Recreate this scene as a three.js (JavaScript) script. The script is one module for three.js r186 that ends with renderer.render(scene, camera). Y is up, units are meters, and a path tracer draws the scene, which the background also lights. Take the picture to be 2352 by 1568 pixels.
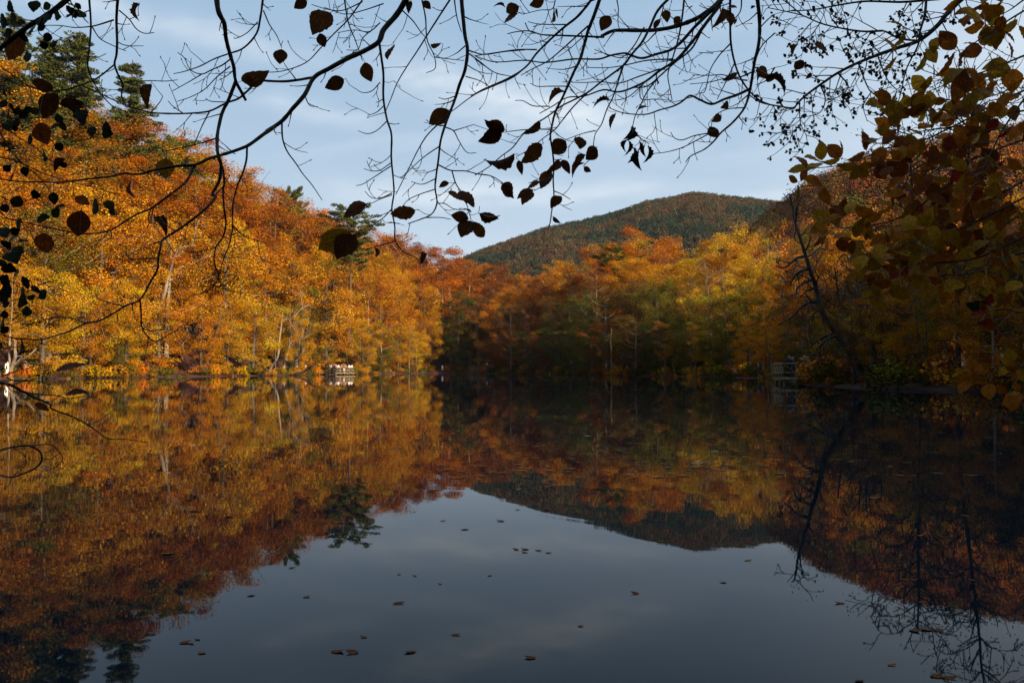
import * as THREE from 'three';
import { mergeGeometries } from 'three/addons/utils/BufferGeometryUtils.js';
import { MarchingCubes } from 'three/addons/objects/MarchingCubes.js';
import { ImprovedNoise } from 'three/addons/math/ImprovedNoise.js';

// ---------- camera, sky, sun, exposure ----------
const scene = new THREE.Scene();
const EYE = 1.2, F = 1846, HORIZON = 847;           // lens and horizon in picture widths of 2352
const camera = new THREE.PerspectiveCamera(2 * Math.atan(784 / F) * 180 / Math.PI, 1024 / 682, 0.1, 6000);
camera.position.set(0, EYE, 0);
camera.rotation.x = Math.atan((HORIZON - 784) / F);
camera.updateMatrixWorld(true);
const renderer = new THREE.WebGLRenderer({ antialias: true });
renderer.toneMapping = THREE.LinearToneMapping;
renderer.toneMappingExposure = 2.4;
renderer.shadowMap.enabled = true;
renderer.setSize(1024, 682);

const noiseGen = new ImprovedNoise();
const noise = (x, y, z = 0) => noiseGen.noise(x, y, z);
const fbm = (x, y, z = 0, o = 4) => { let s = 0, a = 0.5; for (let i = 0; i < o; i++) { s += a * noise(x, y, z + i * 7.3); x *= 2.03; y *= 2.03; a *= 0.5; } return s; };
const smooth = THREE.MathUtils.smoothstep, lerp = THREE.MathUtils.lerp, clamp = THREE.MathUtils.clamp;

const SUN_AZ = 131 * Math.PI / 180, SUN_EL = 22 * Math.PI / 180;
const sunDir = new THREE.Vector3(Math.cos(SUN_EL) * Math.sin(SUN_AZ), Math.sin(SUN_EL), -Math.cos(SUN_EL) * Math.cos(SUN_AZ));
{ // sky: pale autumn blue, whiter near the horizon and towards the sun, with long thin cirrus
  const W = 2048, H = 1024, data = new Float32Array(W * H * 4);
  for (let r = 0; r < H; r++) {
    const el = ((r + 0.5) / H - 0.5) * Math.PI, e = Math.max(el, 0) * 180 / Math.PI;
    for (let c = 0; c < W; c++) {
      const phi = ((c + 0.5) / W - 0.5) * 2 * Math.PI, dx = Math.cos(phi) * Math.cos(el), dy = Math.sin(el), dz = Math.sin(phi) * Math.cos(el);
      const toSun = Math.max(0, dx * sunDir.x + dy * sunDir.y + dz * sunDir.z);
      const low = Math.exp(-e / 9), glow = Math.pow(toSun, 3);
      let R = lerp(0.132, 0.405, low), G = lerp(0.202, 0.432, low), B = lerp(0.285, 0.448, low);
      R += 0.14 * glow; G += 0.135 * glow; B += 0.12 * glow;
      // cirrus on a high flat layer
      if (dy > 0.01) {
        const k = 1 / (dy + 0.06), px = dx * k, pz = dz * k;
        const u = px * 0.93 + pz * 0.37, v = -px * 0.37 + pz * 0.93;
        let streak = fbm(u * 0.42 + 3.1, v * 1.5 + 1.7, 2.2, 5) + 0.5 * fbm(u * 1.3, v * 5.0, 5.1, 4);
        let a = smooth(streak, 0.06, 0.46) * 0.8 + 0.14 * smooth(fbm(u * 0.2, v * 0.5, 9.0, 3), -0.1, 0.4);
        a *= smooth(dy, 0.01, 0.09);
        const az = Math.atan2(dx, -dz) * 180 / Math.PI, wisp = (x0, y0, x1, y1, w) => { const t = (az - x0) / (x1 - x0), off = (e - lerp(y0, y1, t) - 1.1 * fbm(az * 0.16, e * 0.4, x0, 3)) / w; return smooth(t, -0.15, 0.25) * (1 - smooth(t, 0.6, 1.15)) * Math.exp(-off * off) * (0.75 + 0.9 * fbm(az * 0.35 + e * 0.2, e * 1.6 - az * 0.15, 7.7, 5)); };
        a = 0.8 * Math.max(a * 0.3, wisp(-9, 20.6, 13, 15.6, 1.5), 0.8 * wisp(-13, 12.2, 14, 12.6, 0.8), 0.5 * wisp(-18, 17.6, -9, 17.0, 0.6), 0.6 * wisp(-34, 22.5, -12, 20.5, 0.8), 0.6 * wisp(8, 10.4, 30, 12.4, 0.7), smooth(az, 12, 36) * (1 - smooth(az, 110, 170)) * (0.8 + 0.8 * fbm(az * 0.06, e * 0.12, 1.9, 4)) * smooth(e, 2, 12));
        R = lerp(R, 0.39, a * 0.8); G = lerp(G, 0.412, a * 0.8); B = lerp(B, 0.43, a * 0.8);
      }
      const i = (r * W + c) * 4;
      if (el < 0) { R *= 0.9; G *= 0.9; B *= 0.9; }
      data[i] = R; data[i + 1] = G; data[i + 2] = B; data[i + 3] = 1;
    }
  }
  const t = new THREE.DataTexture(data, W, H, THREE.RGBAFormat, THREE.FloatType);
  t.mapping = THREE.EquirectangularReflectionMapping; t.magFilter = THREE.LinearFilter; t.needsUpdate = true;
  scene.background = t; scene.environment = t;
}
const sun = new THREE.DirectionalLight(new THREE.Color().setRGB(1.0, 0.83, 0.60), 5);
sun.position.copy(sunDir).multiplyScalar(400); sun.target.position.set(0, 0, -120); sun.position.add(sun.target.position);
sun.castShadow = true; sun.shadow.mapSize.set(4096, 4096);
Object.assign(sun.shadow.camera, { left: -260, right: 260, top: 200, bottom: -200, near: 1, far: 1200 });
scene.add(sun, sun.target);
scene.fog = new THREE.FogExp2(new THREE.Color().setRGB(0.72, 0.84, 1.0), 0.000038);

// ---------- helpers ----------
function rng(seed) { let s = seed >>> 0; return () => { s = (s + 0x6d2b79f5) | 0; let t = Math.imul(s ^ (s >>> 15), 1 | s); t = (t + Math.imul(t ^ (t >>> 7), 61 | t)) ^ t; return ((t ^ (t >>> 14)) >>> 0) / 4294967296; }; }
const V = (x, y, z) => new THREE.Vector3(x, y, z);
const nth = (n) => { const w = ['first', 'second', 'third', 'fourth', 'fifth', 'sixth', 'seventh', 'eighth', 'ninth', 'tenth', 'eleventh', 'twelfth', 'thirteenth', 'fourteenth', 'fifteenth', 'sixteenth', 'seventeenth', 'eighteenth', 'nineteenth', 'twentieth']; if (n < 20) return w[n]; const k = n + 1, e = k % 10; return k + (k % 100 > 10 && k % 100 < 14 ? 'th' : ['th', 'st', 'nd', 'rd'][e] ?? 'th'); };
const taken = {};
const numbered = (n) => { const k = taken[n] = (taken[n] ?? -1) + 1; return k ? `${n}_${String(k).padStart(3, '0')}` : n; };
function tag(o, label, category, group, kind) { if (label) o.userData.label = label; if (category) o.userData.category = category; if (group) o.userData.group = group; if (kind) o.userData.kind = kind; return o; }
function thing(name, label, category, pos, group) { const g = new THREE.Group(); g.name = numbered(name); if (pos) g.position.copy(pos); scene.add(g); return tag(g, label, category, group); }
function part(parent, name, geo, mat) { const m = new THREE.Mesh(geo, mat); m.name = name; parent.add(m); return m; }
const col = (r, g, b) => new THREE.Color().setRGB(r, g, b);
const std = (c, rough = 0.9, extra = {}) => new THREE.MeshStandardMaterial({ color: c, roughness: rough, ...extra });
// picture place (width 2352) and depth along the view's forward axis -> a point in the world
const SRC = 4096 / 2352;
const camQ = camera.quaternion.clone();
function at(px, py, depth) { return V((px - 1176) / F * depth, (784 - py) / F * depth, -depth).applyQuaternion(camQ).add(camera.position); }
const VIEWS = { A: [0, 0, 1.96], B: [0, 750, 1.8445], C: [1000, 750, 1.8445], D: [2000, 750, 1.8445], E: [2996, 750, 1.742], Fv: [2996, 0, 1.96], G: [1000, 0, 1.4255], H: [1900, 0, 1.7425], O: [0, 0, 2352 / 4096], L: [0, 1360, 5.88], W: [0, 1500, 1.1484], X: [2048, 1500, 1.1484] };
const toO = (v, x, y) => { const [a, b, s] = VIEWS[v]; return [(a + x / s) / SRC, (b + y / s) / SRC]; };
function box(w, h, d, x = 0, y = 0, z = 0, ry = 0, rz = 0, rx = 0) { const g = new THREE.BoxGeometry(w, h, d); if (rx) g.rotateX(rx); if (rz) g.rotateZ(rz); if (ry) g.rotateY(ry); g.translate(x, y, z); return g; }
// tapered tube through points
function tube(pts, radii, sides = 6, wob = 0, seed = 1) {
  const n = pts.length, pos = [], idx = [], uv = [], T = V(0, 0, 0), N = V(0, 0, 0), B = V(0, 0, 0), R = rng(seed); let len = 0;
  N.set(0.3, 0.2, 1);
  for (let i = 0; i < n; i++) {
    T.subVectors(pts[Math.min(n - 1, i + 1)], pts[Math.max(0, i - 1)]).normalize();
    N.addScaledVector(T, -N.dot(T)); if (N.lengthSq() < 1e-8) N.set(T.y, -T.x, 0.01).addScaledVector(T, -T.y * 0); N.normalize(); B.crossVectors(T, N);
    if (i) len += pts[i].distanceTo(pts[i - 1]);
    for (let j = 0; j <= sides; j++) {
      const a = (j % sides) / sides * Math.PI * 2, r = radii[i] * (1 + wob * (R() - 0.5)) ;
      const rr = j === sides ? null : r;
      if (rr === null) { const k = (i * (sides + 1)) * 3; pos.push(pos[k], pos[k + 1], pos[k + 2]); }
      else pos.push(pts[i].x + (N.x * Math.cos(a) + B.x * Math.sin(a)) * r, pts[i].y + (N.y * Math.cos(a) + B.y * Math.sin(a)) * r, pts[i].z + (N.z * Math.cos(a) + B.z * Math.sin(a)) * r);
      uv.push(j / sides * radii[0] * 6.28, len);
      if (i < n - 1 && j < sides) { const a0 = i * (sides + 1) + j, b0 = a0 + sides + 1; idx.push(a0, a0 + 1, b0, b0, a0 + 1, b0 + 1); }
    }
  }
  const g = new THREE.BufferGeometry();
  g.setAttribute('position', new THREE.Float32BufferAttribute(pos, 3)); g.setAttribute('uv', new THREE.Float32BufferAttribute(uv, 2)); g.setIndex(idx); g.computeVertexNormals();
  return g;
}
const curve = (pts, n) => new THREE.CatmullRomCurve3(pts, false, 'centripetal').getPoints(n);
const ramp = (n, a, b, p = 1) => Array.from({ length: n }, (_, i) => lerp(a, b, Math.pow(i / (n - 1), p)));
// textures: matter only
function texture(size, fn, srgb = true, repeat = 1) {
  const d = new Uint8Array(size * size * 4);
  for (let y = 0; y < size; y++) for (let x = 0; x < size; x++) { const c = fn(x / size, y / size), i = (y * size + x) * 4; d[i] = clamp(c[0], 0, 1) * 255; d[i + 1] = clamp(c[1], 0, 1) * 255; d[i + 2] = clamp(c[2], 0, 1) * 255; d[i + 3] = 255; }
  const t = new THREE.DataTexture(d, size, size); t.wrapS = t.wrapT = THREE.RepeatWrapping; t.magFilter = THREE.LinearFilter; t.repeat.set(repeat, repeat); if (srgb) t.colorSpace = THREE.SRGBColorSpace; t.needsUpdate = true; return t;
}
// noise that tiles over the unit square
const tile = (u, v, f, z) => { const a = u * 2 * Math.PI, b = v * 2 * Math.PI, k = f / 6.283; return noise(Math.cos(a) * k + 11.3 + z, Math.sin(a) * k + Math.cos(b) * k * 1.01 + 3.7, Math.sin(b) * k + z * 1.7); };

// ---------- the lake and the land ----------
const shorePts = [[-45, -12], [-30, -3], [-8, -1.5], [6, -1.5], [17, -6], [23, -20], [25.5, -38], [22.5, -47], [21.5, -58], [25, -70], [29.5, -86], [31, -96], [29.5, -106], [18, -148], [11.5, -170], [-3, -200], [-15, -221], [-21, -220], [-29, -203], [-36, -180], [-43, -140], [-53.5, -114], [-54.5, -87], [-58, -60], [-56, -30]];
const shore = new THREE.CatmullRomCurve3(shorePts.map(([x, z]) => V(x, 0, z)), true, 'centripetal').getSpacedPoints(320).slice(0, 320);
function shoreDistance(x, z) { // metres to the water's edge, negative in the lake
  let best = 1e9, inside = false;
  for (let i = 0, j = shore.length - 1; i < shore.length; j = i++) {
    const a = shore[i], b = shore[j], ex = b.x - a.x, ez = b.z - a.z, t = clamp(((x - a.x) * ex + (z - a.z) * ez) / (ex * ex + ez * ez), 0, 1);
    const qx = a.x + t * ex - x, qz = a.z + t * ez - z, q = qx * qx + qz * qz; if (q < best) best = q;
    if ((a.z > z) !== (b.z > z) && x < (b.x - a.x) * (z - a.z) / (b.z - a.z) + a.x) inside = !inside;
  }
  return inside ? -Math.sqrt(best) : Math.sqrt(best);
}
function along(table, x) { if (x <= table[0][0]) return table[0][1]; for (let i = 1; i < table.length; i++) if (x <= table[i][0]) { const [a, b] = table[i - 1], [c, d] = table[i]; return lerp(b, d, (x - a) / (c - a)); } return table[table.length - 1][1]; }
const farRidge = [[-400, 95], [-160, 95], [-75, 104], [-40, 122], [35, 147], [110, 164], [155, 180], [205, 190], [230, 188], [255, 184], [305, 178], [400, 170], [700, 200]];
const rightRidge = [[60, 8], [100, 45], [112, 54], [128, 65], [138, 74], [149, 81], [165, 87], [180, 91], [242, 104], [400, 130]];
function landHeight(x, z, d) {
  if (d < 0) return Math.max(-2.2, d * 0.5 - 0.02);
  const bump = fbm(x * 0.045, z * 0.045, 0.5, 3);
  // the steep left bank
  const L = 0.06 + 0.10 * Math.min(d, 7) + lerp(0.66, 0.34, smooth(-z, 150, 235)) * clamp(d - 7, 0, 55) + 0.1 * Math.max(0, d - 62);
  // the far right bank: flat picnic ground, then a wooded slope
  const Rf = 0.08 + 0.016 * Math.min(d, 28) + 0.11 * clamp(d - 28, 0, 30) + 0.28 * clamp(d - 58, 0, 60);
  const Rn = 0.08 + 0.05 * Math.min(d, 12) + 0.24 * clamp(d - 12, 0, 90);
  const N = 0.1 + 0.03 * Math.min(d, 10) + 0.2 * clamp(d - 10, 0, 100);
  const wLeft = 1 - smooth(x, -26, -12), near = smooth(z, -22, -4), rn = smooth(z, -105, -75);
  let h = lerp(lerp(Rf, Rn, rn), L, wLeft); h = lerp(h, N, near);
  h = Math.min(h, 60);
  // the hill at the right and the far mountain
  const depth = -z;
  if (depth > 150) { const t = smooth(depth, 190, 380); h = Math.max(h, lerp(0, along(rightRidge, x), t) * (1 - 0.35 * smooth(depth, 380, 620))); }
  if (depth > 330) { const t = Math.pow(smooth(depth, 400, 930), 0.9); const H = along(farRidge, x * 900 / Math.max(depth, 500)); h = Math.max(h * (1 - smooth(depth, 420, 700)), H * t * (1 + 0.10 * (1 - t) * fbm(x * 0.008, z * 0.006, 3.3, 3) * 4)); }
  return h + bump * Math.min(1, d * 0.06) * 1.2;
}
const ground = (x, z) => landHeight(x, z, shoreDistance(x, z));
const litterMap = texture(512, (u, v) => { const n = tile(u, v, 90, 1) * 0.5 + tile(u, v, 220, 4) * 0.5, m = tile(u, v, 24, 7); const k = 0.5 + n * 0.55 + m * 0.18; return [0.50 * k + 0.12, 0.27 * k + 0.05, 0.07 * k + 0.02]; });
litterMap.repeat.set(1 / 3, 1 / 3);
const litterBump = texture(256, (u, v) => { const n = 0.5 + 0.6 * tile(u, v, 120, 2); return [n, n, n]; }, false); litterBump.repeat.set(1 / 2, 1 / 2);
const groundMat = std(col(0.34, 0.22, 0.11), 0.95, { map: litterMap, bumpMap: litterBump, bumpScale: 0.05 });
{
  const axis = (lo, hi, step, ends) => { const a = []; for (let x = lo; x <= hi + 1e-6; x += step) a.push(x); let s = step, x = lo; while (x > ends[0]) { s *= 1.22; x -= s; a.unshift(x); } s = step; x = hi; while (x < ends[1]) { s *= 1.22; x += s; a.push(x); } return a; };
  const xs = axis(-72, 48, 2, [-1500, 1500]), zs = axis(-232, 6, 2, [-2000, 700]), pos = [], uv = [], idx = [];
  for (const z of zs) for (const x of xs) { pos.push(x, ground(x, z), z); uv.push(x, z); }
  for (let j = 0; j < zs.length - 1; j++) for (let i = 0; i < xs.length - 1; i++) { const a = j * xs.length + i, b = a + xs.length; idx.push(a, b, a + 1, a + 1, b, b + 1); }
  const g = new THREE.BufferGeometry(); g.setAttribute('position', new THREE.Float32BufferAttribute(pos, 3)); g.setAttribute('uv', new THREE.Float32BufferAttribute(uv, 2)); g.setIndex(idx); g.computeVertexNormals();
  const m = new THREE.Mesh(g, groundMat); m.name = 'ground'; tag(m, 'leaf-strewn banks, wooded slopes and hills around the lake', 'ground', null, 'structure'); scene.add(m);
}
{ // still water: a faint swell that only just bends the mirror
  const bump = texture(1024, (u, v) => { const n = 0.5 + 0.32 * tile(u, v, 10, 1) + 0.16 * tile(u, v, 26, 5) + 0.05 * tile(u, v, 70, 8); return [n, n, n]; }, false);
  bump.repeat.set(1 / 9, 1 / 9);
  const mat = new THREE.MeshPhysicalMaterial({ color: col(0.002, 0.008, 0.014), roughness: 0.015, ior: 1.17, bumpMap: bump, bumpScale: 0.0012 });
  const big = new THREE.PlaneGeometry(112, 240, 1, 1); big.rotateX(-Math.PI / 2); big.translate(-12, 0, -112);
  const uv = big.attributes.uv, p = big.attributes.position; for (let i = 0; i < uv.count; i++) uv.setXY(i, p.getX(i), p.getZ(i));
  const m = new THREE.Mesh(big, mat); m.name = 'lake_water'; tag(m, 'still dark lake mirroring the autumn woods and the sky', 'lake', null, 'structure'); scene.add(m);
}
// ---------- tree kinds ----------
const PAL = { // leaf colours, linear
  gold: [0.46, 0.212, 0.008], yellow: [0.49, 0.29, 0.013], orange: [0.37, 0.112, 0.005], rust: [0.19, 0.052, 0.007], brown: [0.11, 0.048, 0.013],
  olive: [0.12, 0.098, 0.010], green: [0.05, 0.062, 0.012], tan: [0.22, 0.125, 0.04], amber: [0.43, 0.158, 0.006], pine: [0.072, 0.080, 0.018],
};
const leafMats = {};
function leafMat(name) {
  return leafMats[name] ??= new THREE.MeshPhysicalMaterial({ color: col(...PAL[name]), vertexColors: true, roughness: 0.85, transmission: name === 'pine' ? 0 : 0.3, thickness: 0, ior: 1.3, specularIntensity: 0.06, side: THREE.DoubleSide });
}
const barkMap = texture(256, (u, v) => { const n = 0.62 + 0.5 * tile(u, v, 14, 2) + 0.35 * tile(u, v * 1, 60, 6); return [n * 0.95, n * 0.9, n * 0.82]; });
barkMap.repeat.set(3, 0.7);
const bark = { grey: std(col(0.16, 0.13, 0.10), 0.9, { map: barkMap }), dark: std(col(0.10, 0.082, 0.063), 0.95, { map: barkMap }), pale: std(col(0.50, 0.42, 0.33), 0.85, { map: barkMap }), red: std(col(0.20, 0.10, 0.055), 0.9, { map: barkMap }) };
const UP = V(0, 1, 0);
class Leaves { // many small folded leaf faces in one geometry
  constructor() { this.pos = []; this.colr = []; this.idx = []; this.nrm = []; }
  add(c, n, dir, len, wid, r, g, b) {
    const s = V(0, 0, 0).crossVectors(dir, n).normalize().multiplyScalar(wid / 2), k = this.pos.length / 3;
    const d = dir.clone().multiplyScalar(len / 2), lift = n.clone().multiplyScalar(len * 0.08);
    const P = [c.clone().sub(d), c.clone().add(s).add(lift), c.clone().add(d), c.clone().sub(s).add(lift)];
    for (const p of P) { this.pos.push(p.x, p.y, p.z); this.colr.push(r, g, b); this.nrm.push(n.x, n.y, n.z); }
    this.idx.push(k, k + 1, k + 2, k, k + 2, k + 3);
  }
  build() { const g = new THREE.BufferGeometry(); g.setAttribute('position', new THREE.Float32BufferAttribute(this.pos, 3)); g.setAttribute('normal', new THREE.Float32BufferAttribute(this.nrm, 3)); g.setAttribute('color', new THREE.Float32BufferAttribute(this.colr, 3)); g.setIndex(this.idx); return g; }
}
const rnd3 = (R) => { const z = R() * 2 - 1, a = R() * Math.PI * 2, s = Math.sqrt(1 - z * z); return V(s * Math.cos(a), z, s * Math.sin(a)); };
// a broadleaf tree 20 m tall: tapered trunk, limbs, and sprays of leaves hung on the limbs
function broadleaf(seed, { low = 0.22, width = 3.8, clumps = 90, per = 235, leaf = 0.168, open = 0, lean = 0.6, tall = 20, flat = 0.55 } = {}) {
  const R = rng(seed), wood = [], L = new Leaves(), tips = [];
  const top = V((R() - 0.5) * lean * 2, tall * 0.9, (R() - 0.5) * lean * 2);
  const tp = curve([V(0, -0.8, 0), V((R() - 0.5) * lean, tall * 0.3, (R() - 0.5) * lean), V(top.x * 0.7 + (R() - 0.5) * 0.5, tall * 0.6, top.z * 0.7), top], 12);
  wood.push(tube(tp, ramp(13, 0.30, 0.03, 0.9), 6, 0.25, seed));
  const nl = 20;
  for (let i = 0; i < nl; i++) {
    const f = lerp(low, 0.9, (i + R() * 0.6) / nl), base = tp[Math.round(clamp(f / 0.9 * 12, 0, 12))];
    const prof = Math.pow(Math.sin(Math.PI * clamp((f - low * 0.75) / (1.06 - low * 0.75), 0.04, 1)), 0.62);
    const a = i * 2.4 + R() * 0.9, reach = width * (0.75 + R() * 0.45) * prof, up = lerp(0.28, 0.95, f) + (R() - 0.5) * 0.3;
    const tip = base.clone().add(V(Math.cos(a) * reach, reach * up * 0.75, Math.sin(a) * reach));
    tip.y = Math.min(tip.y, tall * 0.985);
    const mid = base.clone().lerp(tip, 0.5).add(V(0, -0.25 * reach * 0.3, 0)).addScaledVector(rnd3(R), 0.25);
    wood.push(tube(curve([base, mid, tip], 5), ramp(6, 0.10 * (1.2 - f), 0.015), 4, 0, seed + i));
    tips.push([base, mid, tip, prof]);
  }
  for (let c = 0; c < clumps; c++) {
    const [b, m, t, prof] = tips[c % tips.length], s = 0.3 + R() * 0.75;
    const ctr = s < 0.5 ? b.clone().lerp(m, s * 2) : m.clone().lerp(t, s * 2 - 1); ctr.addScaledVector(rnd3(R), 0.55);
    if (R() < open) continue;
    const rx = (0.75 + R() * 0.8) * (0.6 + 0.5 * prof), ry = rx * flat, tint = 0.82 + R() * 0.36, hue = (R() - 0.5) * 0.24;
    const tilt = V((R() - 0.5) * 0.5, 1, (R() - 0.5) * 0.5).normalize();
    if (R() < 0.6) wood.push(tube([b.clone().lerp(m, Math.min(1, s * 1.3)), ctr], [0.03, 0.008], 3, 0, 1));
    for (let k = 0; k < per; k++) {
      const q = rnd3(R).multiplyScalar(Math.pow(R(), 0.4)); const p = V(q.x * rx, q.y * ry - 0.22 * rx * (q.x * q.x + q.z * q.z), q.z * rx).addScaledVector(V(tilt.x, 0, tilt.z), q.y).add(ctr);
      if (p.y < 0.35) p.y = 0.35 + R() * 0.3;
      const n = rnd3(R).multiplyScalar(0.75).add(tilt).normalize(), dir = rnd3(R); dir.y = dir.y * 0.5 - 0.2; dir.addScaledVector(n, -dir.dot(n)).normalize();
      const sz = leaf * (0.6 + R() * 0.8), w = tint * (0.72 + R() * 0.56), h = hue + (R() - 0.5) * 0.22;
      L.add(p, n, dir, sz, sz * 0.68, w * (1 - h * 0.35), w * (1 + h), w * (1 + h * 0.6));
    }
  }
  return { wood: mergeGeometries(wood), crown: L.build(), tall };
}
function conifer(seed, { flatTop = false, tall = 20, width = 3.6, whorls = 20, bare = 0.22, per = 64 } = {}) {
  const R = rng(seed), wood = [], L = new Leaves();
  const tp = curve([V(0, -0.8, 0), V((R() - 0.5) * 0.6, tall * 0.5, (R() - 0.5) * 0.6), V((R() - 0.5) * 0.6, tall * (flatTop ? 0.9 : 0.99), 0)], 12);
  wood.push(tube(tp, ramp(13, 0.30, 0.035), 6, 0.2, seed));
  for (let w = 0; w < whorls; w++) {
    const f = lerp(bare, flatTop ? 0.93 : 0.97, Math.pow((w + R() * 0.5) / whorls, 0.92)), base = tp[0].clone().lerp(tp[12], f);
    base.copy(tp[Math.min(12, Math.round(f * 12))]); base.y = f * tall;
    const prof = flatTop ? 0.55 + 0.5 * Math.sin(Math.PI * clamp((f - bare) / (1 - bare), 0, 1) * 0.85) : Math.pow(1 - (f - bare) / (1.02 - bare), 0.8);
    const nb = flatTop ? 4 : 5;
    for (let i = 0; i < nb; i++) {
      if (R() < 0.14) continue;
      const a = w * 1.3 + i / nb * 6.283 + R() * 0.7, reach = width * prof * (0.62 + R() * 0.55) + 0.2, droop = flatTop ? 0.06 + R() * 0.2 : lerp(-0.12, 0.38, f) + (R() - 0.5) * 0.16;
      const tip = base.clone().add(V(Math.cos(a) * reach, reach * droop, Math.sin(a) * reach)), mid = base.clone().lerp(tip, 0.5); mid.y -= 0.06 * reach;
      wood.push(tube([base, mid, tip], [0.05, 0.03, 0.01], 3, 0, w));
      const tufts = Math.max(2, Math.round(reach * 3.2));
      for (let t = 0; t < tufts; t++) {
        const s = 0.22 + 0.8 * (t + R() * 0.5) / tufts, spread = reach * 0.2 * (1.1 - s) + 0.18;
        const ctr = base.clone().lerp(tip, s).add(V((R() - 0.5) * 2 * spread, 0.1 + R() * 0.14, (R() - 0.5) * 2 * spread)), tint = 0.75 + R() * 0.5;
        for (let k = 0; k < per; k++) {
          const q = rnd3(R), dir = q.clone(); dir.y = Math.abs(dir.y) * 0.7; dir.normalize();
          const n = rnd3(R); n.addScaledVector(dir, -n.dot(dir)).normalize();
          const p = ctr.clone().add(V(q.x * 0.36, q.y * 0.17, q.z * 0.36)), v = tint * (0.7 + R() * 0.6);
          L.add(p, n, dir, 0.30 * (0.7 + R() * 0.6), 0.075, v, v, v);
        }
      }
    }
  }
  return { wood: mergeGeometries(wood), crown: L.build(), tall };
}
// leafless tree: forking twigs only
function bareTree(seed, { tall = 16, depth = 5, spread = 0.5, r0 = 0.17, droop = 0 } = {}) {
  const R = rng(seed), wood = [], fine = [];
  (function grow(p, d, len, r, lvl) {
    const q = p.clone().addScaledVector(d, len * 0.5).addScaledVector(rnd3(R), len * 0.05), e = p.clone().addScaledVector(d, len).addScaledVector(rnd3(R), len * 0.08); e.y -= droop * len * (depth - lvl) * 0.1;
    (lvl > 2 ? wood : fine).push(tube(lvl > 3 ? curve([p, q, e], 4) : [p, q, e], lvl > 3 ? ramp(5, r, r * 0.66) : [r, r * 0.8, r * 0.55], lvl > 3 ? 6 : lvl > 1 ? 4 : 3, 0, seed + lvl));
    if (!lvl) return;
    const n = lvl === depth ? 4 : 3;
    for (let i = 0; i < n; i++) {
      const nd = d.clone().addScaledVector(rnd3(R), spread * (i ? 1.15 : 0.5)); nd.y += 0.16 - droop * 0.3; nd.normalize();
      grow(i ? p.clone().lerp(e, 0.45 + R() * 0.5) : e, nd, len * (i ? 0.62 : 0.72) * (0.8 + R() * 0.4), r * (i ? 0.45 : 0.62), lvl - 1);
    }
  })(V(0, -0.5, 0), V((R() - 0.5) * 0.2, 1, (R() - 0.5) * 0.2).normalize(), tall * 0.34, r0, depth);
  return { wood: mergeGeometries(wood), fine: mergeGeometries(fine), tall };
}
const KIND = {
  full: [11, 12, 13, 14, 15].map((s, i) => broadleaf(s, { low: 0.16 + 0.05 * (i % 3), width: 3.6 + 0.35 * (i % 4) })),
  skirt: [21, 22, 23].map((s, i) => broadleaf(s, { low: 0.05, width: 4.6 + 0.4 * i, tall: 12, clumps: 92, per: 195, leaf: 0.155, flat: 0.5 })),
  airy: [31, 32].map((s) => broadleaf(s, { low: 0.3, width: 3.4, clumps: 86, per: 120, open: 0.2, leaf: 0.15 })),
  pine: [41, 42, 43].map((s, i) => conifer(s, { width: 3.4 + i * 0.4, whorls: 19 + i })),
  flat: [44, 45].map((s) => conifer(s, { flatTop: true, width: 4.4, whorls: 13, bare: 0.5, tall: 20, per: 62 })),
  bare: [51, 52].map((s) => bareTree(s, { tall: 15 })),
};
function plant(kind, variant, name, label, category, x, z, height, wide, turn, leafName, barkName, group) {
  const k = KIND[kind][variant % KIND[kind].length], y = ground(x, z), t = thing(name, label, category, V(x, y, z), group), s = height / k.tall;
  t.rotation.y = turn; t.scale.set(s * wide, s, s * wide);
  part(t, 'trunk', k.wood, bark[barkName]);
  if (k.crown) part(t, 'crown', k.crown, leafMat(leafName));
  if (k.fine) part(t, 'twigs', k.fine, bark[barkName]).userData.kind = 'stuff';
  return t;
}
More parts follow.
